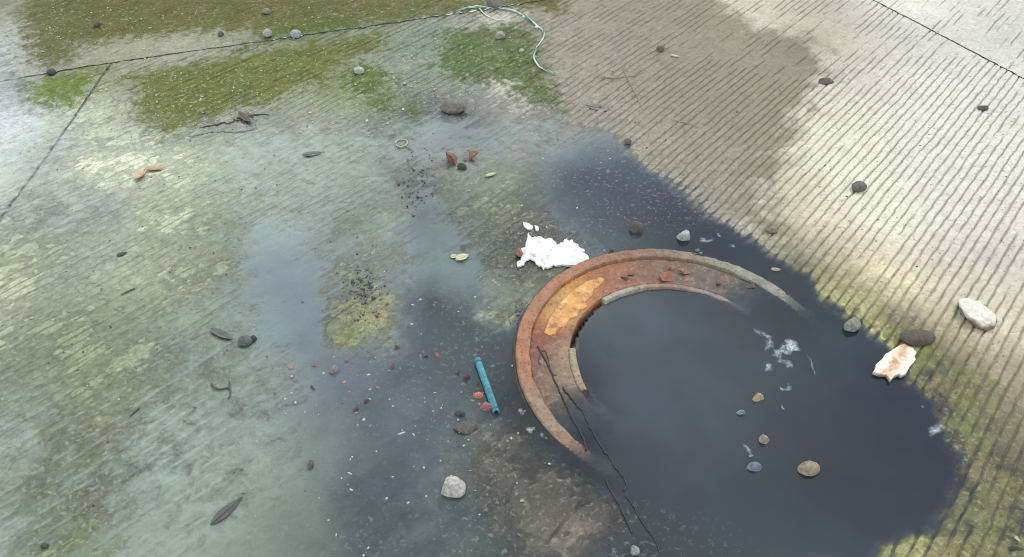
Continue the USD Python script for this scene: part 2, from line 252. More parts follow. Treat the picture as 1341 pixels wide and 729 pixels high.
def level(x, y):
    wx, wy = warp(x, y, .8)
    h = f_lev(wx, wy)[:, 0] * .001
    for P, w in STR:
        b = P.bounds; k = (wx > b[0] - .1) & (wx < b[2] + .1) & (wy > b[1] - .1) & (wy < b[3] + .1)
        if k.any():
            rag = (fb(x[k], y[k], 12, 81) - .5) * .10 + (fb(*uv_of2(x[k], y[k]), 1, 82) - .5) * .09 + (fb(x[k], y[k], 60, 83) - .5) * .03
            pts = shapely.points(wx[k], wy[k]); d = shapely.distance(P.exterior, pts) * np.where(contains_xy(P, wx[k], wy[k]), 1, -1)
            h[k] -= w * .001 * sstep(-.04, .07, d + rag)
    return h
def height(x, y, fine=True):
    h = level(x, y)
    c_ = at(690, 625)[:2]; mud = np.exp(-(((x - c_[0]) / .22) ** 2 + ((y - c_[1]) / .25) ** 2) ** 2)
    h = h + mud * ((fb(x, y, 17, 91) - .5) * .018 + (fb(x, y, 60, 92) - .5) * .008)
    dry = sstep(-.004, .012, h)
    left = 1 - sstep(.15, .7, x - .15 * (y - 1.5))
    h = h + (fb(x, y, 14, 12) - .5) * (.005 + .004 * left) + (fb(x, y, 55, 14) - .5) * (.0035 + .003 * left)
    u, v = uv_of(x, y)
    h = h + left * (meshkit.fbm(np.stack([u * 42, v * 9, 0 * u], -1), 3, 31) - .5) * .003
    h = h + sstep(-.1, .5, f_algae(x, y)[0]) * ((fb(x, y, 70, 77) - .42) * .008 + (fb(x, y, 26, 78) - .5) * .009)
    h = h - groove(x, y) * (.0036 + .0012 * dry)
    r = np.hypot(x - MC[0], y - MC[1])
    h = np.where(r < MR - .006, -.085, h)
    h = np.where((r < MR + .035), np.minimum(h, tilt(x, y) - .006 + .02 * (r - MR)), h)
    far = sstep(2.6, 4.0, np.hypot(x, y - 2.0))
    return h * (1 - far) + .012 * far

# ------------------------------------------------------------------ materials
def mat(name, nodes, links, surface='p.BSDF'): return usdkit.material(stage, '/World/Looks/' + name, nodes, links, surface=surface)
mat('wet_concrete', {
    'tint': ('attribute', {'attribute': 'tint'}), 'mask': ('attribute', {'attribute': 'mask'}), 'mk': ('separate_color', {}),
    'g': ('geometry', {}),
    'mp': ('mapping', {'mapping_type': 'texture', 'rotation': (0, 0, TH), 'scale': (1 / 14, 1 / 70, 1)}),
    'streak': ('noise_texture', {'scale': 1.0, 'detail': 5, 'roughness': .65}),
    'fine': ('noise_texture', {'scale': 95, 'detail': 6, 'roughness': .7}),
    'mid': ('noise_texture', {'scale': 34, 'detail': 6, 'roughness': .65, 'distortion': .6}),
    'grain': ('noise_texture', {'scale': 520, 'detail': 3, 'roughness': .7}),
    's1': ('map_range', {'from_min': .3, 'from_max': .7, 'to_min': .86, 'to_max': 1.14, 'clamp': True}),
    's2': ('map_range', {'from_min': .3, 'from_max': .7, 'to_min': .66, 'to_max': 1.34, 'clamp': True}),
    's3': ('map_range', {'from_min': .3, 'from_max': .7, 'to_min': .70, 'to_max': 1.30, 'clamp': True}),
    's4': ('map_range', {'from_min': .3, 'from_max': .7, 'to_min': .78, 'to_max': 1.22, 'clamp': True}),
    'amt': ('map_range', {'to_min': .30, 'to_max': 1.0, 'clamp': True}),
    'm12': ('math', {'math_type': 'multiply'}), 'm123': ('math', {'math_type': 'multiply'}), 'm1234': ('math', {'math_type': 'multiply'}),
    'mf': ('mix_float', {'a': 1.0}),
    'cmul': ('mix_color', {'blend_type': 'multiply', 'fac': 1.0}),
    'fl': ('noise_texture', {'scale': 85, 'detail': 5, 'distortion': .5, 'roughness': .6}),
    'flr': ('map_range', {'from_min': .57, 'from_max': .63, 'to_min': 0, 'to_max': .7, 'clamp': True}),
    'flm': ('math', {'math_type': 'multiply'}), 'fla': ('math', {'math_type': 'multiply_add', 'value2': .5, 'use_clamp': True}), 'fls': ('math', {'math_type': 'multiply', 'value2': .30}),
    'moss': ('mix_color', {'b': (.42, .41, .27)}),
    'al': ('attribute', {'attribute': 'algae'}), 'alt': ('attribute', {'attribute': 'algae_tint'}),
    'an': ('noise_texture', {'scale': 26, 'detail': 8, 'roughness': .72, 'distortion': .4}), 'aa': ('math', {'math_type': 'add'}), 'ar': ('map_range', {'from_min': .93, 'from_max': 1.10, 'to_max': .88, 'clamp': True}),
    'ahue': ('noise_texture', {'scale': 9, 'detail': 5, 'roughness': .65}), 'ahr': ('rgb_ramp', {'ramp': [(.34, (1.22, 1.06, .80)), (.5, (1.0, 1.04, .8)), (.66, (.88, 1.06, .6))]}), 'ahm': ('mix_color', {'blend_type': 'multiply', 'fac': 1.0}), 'ahs': ('mix_color', {'blend_type': 'multiply', 'fac': 1.0}),
    'amix': ('mix_color', {}), 'asp': ('separate_color', {}),
    'dn': ('noise_texture', {'scale': 11, 'detail': 8, 'roughness': .66, 'distortion': .5}), 'da': ('math', {'math_type': 'add'}), 'dr': ('map_range', {'from_min': .86, 'from_max': 1.13, 'to_max': 1.0, 'clamp': True}), 'dmul': ('mix_color', {'blend_type': 'multiply', 'b': (.43, .40, .345)}),
    'dk': ('noise_texture', {'scale': 105, 'detail': 3, 'roughness': .5}),
    'dkr': ('map_range', {'from_min': .63, 'from_max': .69, 'to_min': 0, 'to_max': .65, 'clamp': True}),
    'dkc': ('mix_color', {'b': (.045, .045, .038)}),
    'dirt': ('mix_color', {'b': (.10, .092, .070)}),
    'hgt': ('math', {'math_type': 'multiply_add', 'value2': .6}),
    'bump': ('bump', {'strength': .55, 'distance': .003}),
    'asr': ('math', {'math_type': 'multiply_add', 'value2': -.30, 'value3': .35}), 'rough': ('map_range', {'to_min': .88, 'to_max': .30, 'clamp': True}),
    'p': ('principled_bsdf', {'specular_ior_level': .35})},
    [('mask.color', 'mk.color'), ('g.position', 'mp.vector'), ('mp.vector', 'streak.vector')] +
    [('g.position', n + '.vector') for n in ('fine', 'mid', 'grain', 'fl', 'dk')] +
    [('streak.fac', 's1.value'), ('fine.fac', 's2.value'), ('mid.fac', 's3.value'), ('grain.fac', 's4.value'),
     ('s1.result', 'm12.value1'), ('s2.result', 'm12.value2'), ('m12.value', 'm123.value1'), ('s3.result', 'm123.value2'), ('m123.value', 'm1234.value1'), ('s4.result', 'm1234.value2'),
     ('mk.r', 'amt.value'), ('amt.result', 'mf.fac'), ('m1234.value', 'mf.b'), ('tint.color', 'cmul.a'), ('mf.result', 'cmul.b'),
     ('g.position', 'an.vector'), ('g.position', 'ahue.vector'), ('al.color', 'asp.color'), ('asp.g', 'da.value1'), ('g.position', 'dn.vector'), ('dn.fac', 'da.value2'), ('da.value', 'dr.value'), ('dr.result', 'dmul.fac'), ('cmul.result', 'dmul.a'), ('asp.r', 'aa.value1'), ('an.fac', 'aa.value2'), ('aa.value', 'ar.value'), ('ahue.fac', 'ahr.fac'), ('alt.color', 'ahm.a'), ('ahr.color', 'ahm.b'), ('ahm.result', 'ahs.a'), ('mf.result', 'ahs.b'),
     ('ar.result', 'amix.fac'), ('dmul.result', 'amix.a'), ('ahs.result', 'amix.b'),
     ('fl.fac', 'flr.value'), ('flr.result', 'flm.value1'), ('mk.g', 'fla.value1'), ('mk.r', 'fls.value1'), ('fls.value', 'fla.value3'), ('fla.value', 'flm.value2'), ('flm.value', 'moss.fac'), ('amix.result', 'moss.a'),
     ('dk.fac', 'dkr.value'), ('dkr.result', 'dkc.fac'), ('moss.result', 'dkc.a'),
     ('mk.b', 'dirt.fac'), ('dkc.result', 'dirt.a'), ('dirt.result', 'p.base_color'),
     ('ar.result', 'asr.value1'), ('asr.value', 'p.specular_ior_level'), ('mk.r', 'rough.value'), ('rough.result', 'p.roughness'),
     ('fine.fac', 'hgt.value1'), ('grain.fac', 'hgt.value3'), ('hgt.value', 'bump.height'), ('bump.normal', 'p.normal')])
mat('joint_dirt', {'g': ('geometry', {}), 'n': ('noise_texture', {'scale': 60, 'detail': 5}), 'r': ('rgb_ramp', {'ramp': [(.35, (.055, .058, .046)), (.7, (.19, .19, .15))]}), 'p': ('principled_bsdf', {'roughness': .8})},
    [('g.position', 'n.vector'), ('n.fac', 'r.fac'), ('r.color', 'p.base_color')])
mat('murky_water', {
    'murk': ('attribute', {'attribute': 'murk'}), 'cover': ('attribute', {'attribute': 'cover'}), 'g': ('geometry', {}), 'cs': ('separate_color', {}),
    'sn': ('noise_texture', {'scale': 80, 'detail': 7, 'roughness': .68, 'distortion': .5}), 'sr': ('map_range', {'from_min': .56, 'from_max': .63, 'to_max': .62, 'clamp': True}), 'sf': ('math', {'math_type': 'multiply'}),
    'sc': ('mix_color', {'b': (.15, .165, .155)}), 'cmax': ('math', {'math_type': 'maximum'}),
    'mn': ('noise_texture', {'scale': 24, 'detail': 9, 'roughness': .74, 'distortion': .6}), 'mo': ('math', {'math_type': 'subtract', 'value2': .5}), 'c1': ('math', {'math_type': 'subtract', 'value1': 1.0}), 'c2': ('math', {'math_type': 'multiply'}), 'c3': ('math', {'math_type': 'multiply'}), 'c4': ('math', {'math_type': 'multiply_add', 'value2': 7.5, 'use_clamp': True}),
    'n': ('noise_texture', {'scale': 3.2, 'detail': 5, 'roughness': .5, 'distortion': .3}), 'nr': ('map_range', {'from_min': .3, 'from_max': .7, 'to_min': .72, 'to_max': 1.28, 'clamp': True}),
    'mc': ('mix_color', {'blend_type': 'multiply', 'fac': 1.0}),
    'd': ('diffuse_bsdf', {}), 't': ('transparent_bsdf', {'color': (.96, .97, .97)}),
    'mx': ('mix_closure', {}), 'fr': ('fresnel', {'IOR': 1.34}),
    'w': ('noise_texture', {'scale': 9, 'detail': 2}), 'b': ('bump', {'strength': .10, 'distance': .004}),
    'gl': ('glossy_bsdf', {'color': (1, 1, 1), 'roughness': .03}), 'out': ('mix_closure', {})},
    [('g.position', 'n.vector'), ('n.fac', 'nr.value'), ('murk.color', 'mc.a'), ('nr.result', 'mc.b'), ('mc.result', 'sc.a'), ('g.position', 'sn.vector'), ('sn.fac', 'sr.value'), ('cover.color', 'cs.color'), ('sr.result', 'sf.value1'), ('cs.g', 'sf.value2'), ('sf.value', 'sc.fac'), ('sc.result', 'd.color'), ('g.position', 'mn.vector'), ('mn.fac', 'mo.value1'), ('cs.r', 'c1.value2'), ('cs.r', 'c2.value1'), ('c1.value', 'c2.value2'), ('c2.value', 'c3.value1'), ('mo.value', 'c3.value2'), ('c3.value', 'c4.value1'), ('cs.r', 'c4.value3'), ('c4.value', 'cmax.value1'), ('sf.value', 'cmax.value2'), ('cmax.value', 'mx.fac'), ('t.BSDF', 'mx.closure1'), ('d.BSDF', 'mx.closure2'),
     ('g.position', 'w.vector'), ('w.fac', 'b.height'), ('b.normal', 'gl.normal'), ('fr.fac', 'out.fac'), ('mx.closure', 'out.closure1'), ('gl.BSDF', 'out.closure2')], surface='out.closure')
mat('rusty_iron', {
    'tint': ('attribute', {'attribute': 'tint'}), 'g': ('geometry', {}),
    'a': ('noise_texture', {'scale': 38, 'detail': 7, 'roughness': .7}), 'ar': ('map_range', {'from_min': .3, 'from_max': .7, 'to_min': .62, 'to_max': 1.4, 'clamp': True}),
    'mul': ('mix_color', {'blend_type': 'multiply', 'fac': 1.0}),
    'f': ('noise_texture', {'scale': 85, 'detail': 5, 'roughness': .65}), 'fr': ('map_range', {'from_min': .54, 'from_max': .64, 'to_max': .6, 'clamp': True}), 'grey': ('mix_color', {'b': (.25, .20, .15)}),
    'o': ('noise_texture', {'scale': 47, 'detail': 6, 'roughness': .7}), 'or_': ('map_range', {'from_min': .56, 'from_max': .66, 'to_max': .42, 'clamp': True}), 'orange': ('mix_color', {'b': (.36, .16, .065)}),
    'k': ('noise_texture', {'scale': 170, 'detail': 3}), 'kr': ('map_range', {'from_min': .58, 'from_max': .66, 'to_max': .7, 'clamp': True}), 'dark': ('mix_color', {'b': (.045, .03, .022)}),
    'b': ('bump', {'strength': .8, 'distance': .003}), 'p': ('principled_bsdf', {'roughness': .62})},
    [('g.position', n + '.vector') for n in 'afok'] +
    [('a.fac', 'ar.value'), ('tint.color', 'mul.a'), ('ar.result', 'mul.b'), ('f.fac', 'fr.value'), ('fr.result', 'grey.fac'), ('mul.result', 'grey.a'),
     ('o.fac', 'or_.value'), ('or_.result', 'orange.fac'), ('grey.result', 'orange.a'), ('k.fac', 'kr.value'), ('kr.result', 'dark.fac'), ('orange.result', 'dark.a'), ('dark.result', 'p.base_color'),
     ('f.fac', 'b.height'), ('b.normal', 'p.normal')])
_made = {}
def stone_mat(name, c0, c1, rough=.7, scale=70, bump=.5, extra=None):
    if name in _made: return name
    _made[name] = 1
    mat(name, {'tc': ('texture_coordinate', {}), 'n': ('noise_texture', {'scale': scale, 'detail': 6, 'roughness': .7}), 'r': ('rgb_ramp', {'ramp': [(.33, c0), (.66, c1)] + ([extra] if extra else [])}),
               'm': ('noise_texture', {'scale': scale * 5, 'detail': 3}), 'b': ('bump', {'strength': bump, 'distance': .002}), 'p': ('principled_bsdf', {'roughness': rough})},
        [('tc.object', 'n.vector'), ('tc.object', 'm.vector'), ('n.fac', 'r.fac'), ('r.color', 'p.base_color'), ('m.fac', 'b.height'), ('b.normal', 'p.normal')])
    return name
def plain_mat(name, c, rough=.5, translucent=0.0):
    stone_mat(name, tuple(.72 * x for x in c), tuple(min(1, 1.25 * x) for x in c), rough, 45, .25); return name

# ------------------------------------------------------------------ the pavement: four concrete slabs and the joints between them
us = []
U0, U1, V0, V1 = -2.05, 3.75, -1.35, 4.15
for k in range(int(U0 / GP), int(U1 / GP) + 1):
    us += [k * GP + o for o in (-.0105, -.0052, -.0030, -.0012, .0012, .0030, .0052)]
us = np.array(us); vs = np.arange(V0, V1, .0125)
grow = np.cumsum(.03 * 1.35 ** np.arange(21))
us = np.r_[us[0] - grow[::-1], us, us[-1] + grow]; vs = np.r_[vs[0] - grow[::-1], vs, vs[-1] + grow]
UU, VV = np.meshgrid(us, vs, indexing='ij')
inside = sstep(0, .3, np.minimum.reduce([UU - U0, U1 - UU, VV - V0, V1 - VV]))
XX, YY = xy_of(UU + wig(UU, VV) * inside, VV)
flat = np.stack([XX.ravel(), YY.ravel(), np.zeros(XX.size)], 1)
ii = np.arange(XX.size).reshape(XX.shape)
quads = np.stack([ii[:-1, :-1].ravel(), ii[:-1, 1:].ravel(), ii[1:, 1:].ravel(), ii[1:, :-1].ravel()], 1)[:, ::-1]
_q = flat[quads[:, 0]]
_x, _y = _q[:, 0], _q[:, 1]
# leave out the cells far outside the picture on the near side, behind the camera, only where they are dense: keep every other one as it is
tri = np.vstack([quads[:, [0, 1, 2]], quads[:, [0, 2, 3]]])
def cut(v, f, j, sgn, gap):                               # keep what lies on one side of a joint
    a, b = J[j]; d = (b - a) / np.linalg.norm(b - a); n = np.array([-d[1], d[0], 0]) * sgn
    s = (v[:, :2] - a) @ n[:2] - gap
    keep, cross = np.all(s[f] > 0, 1), np.any(s[f] > 0, 1) & ~np.all(s[f] > 0, 1)
    parts = [(v, f[keep])]
    if cross.any():
        vv, ff = trimesh.intersections.slice_faces_plane(v, f[cross], n, np.r_[a, 0] + n * gap)[:2]
        parts.append((vv, ff))
    vs_, fs_, o = [], [], 0
    for vv, ff in parts: vs_.append(vv); fs_.append(ff + o); o += len(vv)
    v, f = np.vstack(vs_), np.vstack(fs_)
    used, inv = np.unique(f, return_inverse=True); v, f = v[used], inv.reshape(f.shape)
    _, first, inv = np.unique(np.round(v * 1e5).astype(np.int64), axis=0, return_index=True, return_inverse=True)
    f = inv.ravel()[f]; v = v[first]
    return v, f[(f[:, 0] != f[:, 1]) & (f[:, 1] != f[:, 2]) & (f[:, 0] != f[:, 2])]
pave = xf('pavement', (0, 0, 0), 'brushed grooved concrete pavement slabs stained green, brown and pale', None, None, 'structure')
PAVE = str(pave.GetPath())
def ground_attrs(x, y, h):
    wx, wy = warp(x, y)
    col = f_col(wx, wy)
    far = sstep(2.4, 3.6, np.hypot(x, y - 2.0))[:, None]
    far = far * 0.6
    col = col * (1 - far) + np.array([.33, .32, .27]) * (.8 + .4 * fb(x, y, 1.3, 40)[:, None]) * far
    lum = col.mean(1)
    green = np.clip((col[:, 1] / np.maximum(.5 * (col[:, 0] + col[:, 2]), 1e-3) - 1.08) / .35, 0, 1)
    wet = np.clip(1 - sstep(.002, .016, h) * .75, 0, 1); wet = np.maximum(wet, sstep(.16, .06, lum)) if False else wet
    gr = groove(x, y)
    dirt = gr * (.58 - .2 * wet) * (.55 + .75 * fb(x, y, 30, 44))
    al, ac = f_algae(x, y)
    green = np.maximum(green * .45, sstep(0, .6, al))
    return dict(tint=col, mask=np.stack([wet, green * wet, np.clip(dirt, 0, 1)], 1), algae=np.stack([al * .5 + .5, f_damp(x, y) * .5 + .5, 0 * al], 1), algae_tint=ac)
def slab(cuts):
    v, f = flat, tri
    for j, sgn in cuts: v, f = cut(v, f, j, sgn, .0045)
    v = v.copy(); v[:, 2] = height(v[:, 0], v[:, 1])
    obj('slab', (v, f), 'wet_concrete', PAVE, smooth=True, **ground_attrs(v[:, 0], v[:, 1], v[:, 2]))
s1 = 1 if side('j1', *[np.array([c]) for c in at(600, 300)[:2]])[0] > 0 else -1
slab([('j2', -1), ('j3', -1), ('j1', s1)])
slab([('j2', -1), ('j1', -s1)])
slab([('j2', 1), ('j3', -1)])
slab([('j3', 1)])
def joint(j, t0, t1):
    a, b = J[j]; L = np.linalg.norm(b - a); d = (b - a) / L; n = np.array([-d[1], d[0]])
    t = np.unique(np.r_[np.linspace(t0, t1, int(abs(t1 - t0) / .02)), np.linspace(t0 * 1.0, t1, 50)])
    z = np.minimum.reduce([height(a[0] + t * d[0] + n[0] * o_, a[1] + t * d[1] + n[1] * o_) for o_ in (-.006, 0, .006)])
    rows = [np.c_[a + np.outer(t, d) + n * o_, z + dz] for o_, dz in ((-.02, -.06), (-.02, -.005), (-.0046, -.0016), (-.0030, -.0052), (.0030, -.0052), (.0046, -.0016), (.02, -.005), (.02, -.06))]
    v = np.vstack(rows); m = len(t); f = []
    for r in range(7):
        i = r * m + np.arange(m - 1); f.append(np.stack([i, i + m, i + m + 1, i + 1], 1))
    f = np.vstack(f)
    obj('joint', (v, f), 'joint_dirt', PAVE, smooth=True)
joint('j1', .005, 6); joint('j2', -6, 8); joint('j3', -3, 8)

# ------------------------------------------------------------------ the water lying on it
WX, WY = np.meshgrid(np.arange(-2.7, 2.0, .008), np.arange(.55, 4.0, .008), indexing='ij')
def bed(x, y):
    r = np.hypot(x - MC[0], y - MC[1]); t = tilt(x, y); h = height(x, y)
    h = np.where(r < MR, t - .0005, h); h = np.where(r < MR - .032, t - .0078, h)
    h = np.where(r < .266, t - .0065, h); return np.where(r < .246, t - .040, h)
wx, wy = WX.ravel(), WY.ravel()
wb = bed(wx, wy)
mk = f_murk_glare(*warp(wx, wy))
depth = np.maximum(0, -wb) * 1000
cover = 1 - np.exp(-(depth / mk[:, 3]) ** 1.6)
_r = np.hypot(wx - MC[0], wy - MC[1])
scum = sstep(MR + .01, MR + .06, _r) * (1 - sstep(.25, .55, wx) * (1 - sstep(1.86, 1.98, wy - .15 * wx))) * (.35 + .65 * sstep(.4, .6, fb(wx, wy, 5, 71)))
wcell = np.arange(wx.size).reshape(WX.shape)
wq = np.stack([wcell[:-1, :-1].ravel(), wcell[1:, :-1].ravel(), wcell[1:, 1:].ravel(), wcell[:-1, 1:].ravel()], 1)
wq = wq[np.min(wb[wq], 1) < .002]
used, inv = np.unique(wq, return_inverse=True)
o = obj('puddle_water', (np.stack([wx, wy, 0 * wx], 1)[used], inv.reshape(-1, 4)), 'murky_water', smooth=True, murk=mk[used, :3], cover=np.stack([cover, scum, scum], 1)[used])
tag(o, 'murky dark puddle with scummy shallows paled by painted sky glare', None, None, 'structure')

# ------------------------------------------------------------------ manhole frame
RUST = """
750 597 172 132 112|735 575 168 125 105|715 560 158 132 118|700 530 172 138 120|690 500 182 122 90|686 470 188 118 80|688 440 185 118 80|695 410 182 122 88|715 385 186 120 86|745 362 180 118 84|780 350 172 112 82|820 343 160 108 82|860 341 150 110 88|900 343 152 130 112|940 350 150 142 130|980 362 152 150 142|1030 385 150 150 145
720 470 128 88 74|725 445 135 78 55|712 436 150 80 50|730 425 214 155 66|745 405 220 165 74|760 392 212 150 66|735 405 190 150 95|778 380 190 112 60|790 370 162 96 64|820 362 145 92 74|850 362 128 92 82|880 362 115 92 86|930 370 100 90 88|725 500 130 105 92|735 520 112 102 92|775 400 170 110 74|760 420 160 110 84|740 440 152 100 80
745 465 172 150 122|745 490 168 148 118|755 510 165 142 118|800 392 176 172 160|830 383 168 160 148|870 378 156 120 108|910 380 155 132 122|960 388 152 140 134|985 398 140 132 128
"""
rusts = np.array([list(map(float, s.split())) for s in RUST.replace('\n', '|').split('|') if s.strip()])
_rxy = at(rusts[:, 0], rusts[:, 1])[:, :2]
rust_f = [RBFInterpolator(_rxy[a:b], (lambda q: q + (q.mean(1, keepdims=True) - q) * .06)(to_albedo(rusts[a:b, 2:5])), kernel='linear') for a, b in ((0, 17), (17, 36), (36, 45))]
mh = xf('manhole_frame', (0, 0, 0), 'large rusty round manhole frame half sunk in the dark puddle', 'manhole')
MP = str(mh.GetPath())
def band(r0, r1, drop, which, a0=0, a1=2 * math.pi, rough=.0012, wall=.05, nr=14, edge=.0025, chew=0.0):
    na = int((a1 - a0) / (2 * math.pi) * 640) + 1
    A = np.linspace(a0, a1, na); R = np.r_[r0, r0 + edge, np.linspace(r0 + 2 * edge, r1 - 2 * edge, nr), r1 - edge, r1]
    AA, RR = np.meshgrid(A, R, indexing='ij')
    ex = (meshkit.fbm(np.stack([np.cos(AA) * 9, np.sin(AA) * 9, 0 * AA + which], -1), 4, 17) - .5) * chew
    RR = RR + ex * np.linspace(1, .3, len(R))[None]
    X, Y = MC[0] + RR * np.cos(AA), MC[1] + RR * np.sin(AA)
    Z = tilt(X, Y) + drop + (fb(X, Y, 45, 51 + which) - .5) * rough * 3 + (fb(X, Y, 130, 52) - .5) * rough * 2
    Z[:, [0, -1]] -= edge * .9; Z[:, [1, -2]] -= edge * .25
    top = np.stack([X, Y, Z], -1)
    low = lambda c: np.stack([X[:, c], Y[:, c], Z[:, c] - wall], -1)[:, None]
    g = np.concatenate([low(0), top, low(-1)], 1)
    n = g.shape[1]; i = np.arange(na * n).reshape(na, n)
    q = np.stack([i[:-1, :-1].ravel(), i[:-1, 1:].ravel(), i[1:, 1:].ravel(), i[1:, :-1].ravel()], 1)[:, ::-1]
    v = g.reshape(-1, 3); f = np.vstack([q[:, [0, 1, 2]], q[:, [0, 2, 3]]])
    if a1 - a0 < 6.2:
        for e, fl in ((i[0], 1), (i[-1], -1)):
            c = np.stack([np.full(n - 2, e[0]), e[1:-1], e[2:]], 1); f = np.vstack([f, c[:, ::fl]])
    w = np.stack([v[:, 0] + (fb(v[:, 0], v[:, 1], 40, 60) - .5) * .04, v[:, 1] + (fb(v[:, 0], v[:, 1], 40, 61) - .5) * .04], 1)
    return (v, f[:, ::-1] if False else f), np.clip(rust_f[which](w), .02, .6) * ((.86, .90, .76), (1.0, .95, .72), (.95, .95, .84))[which]
def add_band(name, *a, **k):
    m, c = band(*a, **k); return obj(name, m, 'rusty_iron', MP, smooth=True, tint=c)
ang = lambda px, py: math.atan2(*(at(px, py)[:2] - MC)[::-1]) % (2 * math.pi)
add_band('outer_rim', MR - .033, MR, 0.0, 0, rough=.0018, chew=.007)
add_band('seat_ledge', .262, MR - .0315, -.0078, 1, rough=.0016, wall=.03)
l0, l1 = ang(798, 398), ang(745, 455)
add_band('inner_lip', .247, .265, -.0045, 2, a0=ang(757, 515) - 2 * math.pi * 0, a1=0, chew=.006) if False else None
def arc(p, q):
    a, b = ang(*p), ang(*q)
    return (a, b) if b > a else (a, b + 2 * math.pi)
a, b = arc((1010, 412), (792, 398)); add_band('inner_lip', .247, .262, -.0052, 2, a0=a, a1=b, chew=.006)
a, b = arc((742, 458), (755, 514)); add_band('inner_lip', .247, .264, -.0048, 2, a0=a, a1=b, chew=.005)
cv = trimesh.creation.cylinder(.244, .02, sections=96); cv.vertices[:, 2] += 0
cv.apply_translation([MC[0], MC[1], 0]); cv.vertices[:, 2] += tilt(cv.vertices[:, 0], cv.vertices[:, 1]) - .040
obj('cover', cv, 'rusty_iron', MP, smooth=30, tint=np.full((len(meshkit.arrays(cv, 30)[0]), 3), .08))
def sludge():
    px = [(712, 440), (718, 424), (730, 404), (748, 386), (768, 374), (784, 367), (792, 371), (783, 381), (778, 383), (775, 392), (768, 398), (769, 406), (759, 411), (756, 418), (746, 422), (742, 430), (733, 433), (727, 441), (719, 443)]
    p = at(np.array([a for a, _ in px], float), np.array([b for _, b in px], float))[:, :2]
    zf = lambda x, y: tilt(x, y) - .0078 + .0014 + (fb(x, y, 45, 6) - .52) * .007
    m, n = plate(p, 0, 0, .0045, 8, zf=zf); m.vertices[n:, 2] = tilt(m.vertices[n:, 0], m.vertices[n:, 1]) - .014
    return m
mat('ochre_sludge', {'g': ('geometry', {}), 'n': ('noise_texture', {'scale': 40, 'detail': 6, 'roughness': .65}), 'r': ('rgb_ramp', {'ramp': [(.34, (.22, .085, .025)), (.48, (.42, .19, .04)), (.66, (.52, .29, .075))]}), 'b': ('bump', {'strength': .5, 'distance': .002}), 'p': ('principled_bsdf', {'roughness': .38})},
    [('g.position', 'n.vector'), ('n.fac', 'r.fac'), ('r.color', 'p.base_color'), ('n.fac', 'b.height'), ('b.normal', 'p.normal')])
_late = lambda: obj('rust_sludge', sludge(), 'ochre_sludge', MP, smooth=True)
# dark seam of dirt round the frame
sa = np.linspace(0, 2 * math.pi, 700); sw = .003 + .005 * meshkit.fbm(np.stack([np.cos(sa) * 14, np.sin(sa) * 14, 0 * sa], -1), 4, 3)
sv = []
for k, rr in enumerate((MR - .001, MR + .002, MR + sw, MR + sw + .002)):
    x, y = MC[0] + rr * np.cos(sa), MC[1] + rr * np.sin(sa); h = np.maximum(height(x, y), tilt(x, y) - .012)
    sv.append(np.c_[x, y, h + (.0022, .0026, .0018, -.004)[k]])
si = np.arange(2800).reshape(4, 700)
sq = np.stack([si[:-1, :-1].ravel(), si[:-1, 1:].ravel(), si[1:, 1:].ravel(), si[1:, :-1].ravel()], 1)[:, ::-1]
stone_mat('black_dirt', (.012, .012, .011), (.05, .046, .038), .6)
obj('dirt_seam', (np.vstack(sv), sq), 'black_dirt', MP, smooth=True)

# ------------------------------------------------------------------ stones and chips
def rest(x, y): return float(bed(np.array([x]), np.array([y]))[0])
def rock(sx, sy, sz, seed, angular=.5, sub=3):
    r = np.random.default_rng(seed)
    if angular > .95:
        m = trimesh.Trimesh(r.normal(size=(9, 3)) * [1, 1, .8], process=True).convex_hull.subdivide(); m.vertices = m.vertices + r.normal(0, .07, m.vertices.shape)
    else: m = trimesh.creation.icosphere(subdivisions=sub)
    v = m.vertices.copy()
    for _ in range(0 if angular > .95 else int(5 + 11 * angular)):                # plane cuts make the faces of a broken stone
        n = r.normal(size=3); n /= np.linalg.norm(n); d = r.uniform(.62, .9) if angular > .3 else r.uniform(.8, .97)
        s = v @ n - d; v = v - np.outer(np.maximum(s, 0) * (.55 + .45 * angular), n)
    v = v * (1 + .22 * (meshkit.fbm(v * 1.6 + seed, 4, seed % 97) - .5)[:, None] + .06 * (meshkit.fbm(v * 6 + seed, 2, seed % 89) - .5)[:, None])
    lo, hi = v.min(0), v.max(0); v = (v - (lo + hi) / 2) / ((hi - lo) / 2) * np.array([sx, sy, sz]) / 2
    v[:, 2] = np.where(v[:, 2] < -.3 * sz, -.3 * sz + (v[:, 2] + .3 * sz) * .4, v[:, 2])
    v[:, 2] -= v[:, 2].min(); v[:, 2] *= sz / v[:, 2].max(); m.vertices = v; return m
GROUPS = {'brick crumb': 'red brick crumbs scattered on the wet ground', 'pebble': 'pebbles scattered on the pavement and in the puddle', 'rust flake': 'rust flakes lying in the manhole frame', 'stone chip': 'stone chips scattered on the pavement', 'rock': 'rocks lying on the pavement', 'leaf': 'fallen leaves on the wet pavement', 'twig': 'twigs and stems on the pavement', 'thread': 'black threads floating by the manhole', 'husk': 'curled tan husks', 'sliver': 'small pale slivers', 'paper scrap': 'torn white scraps'}
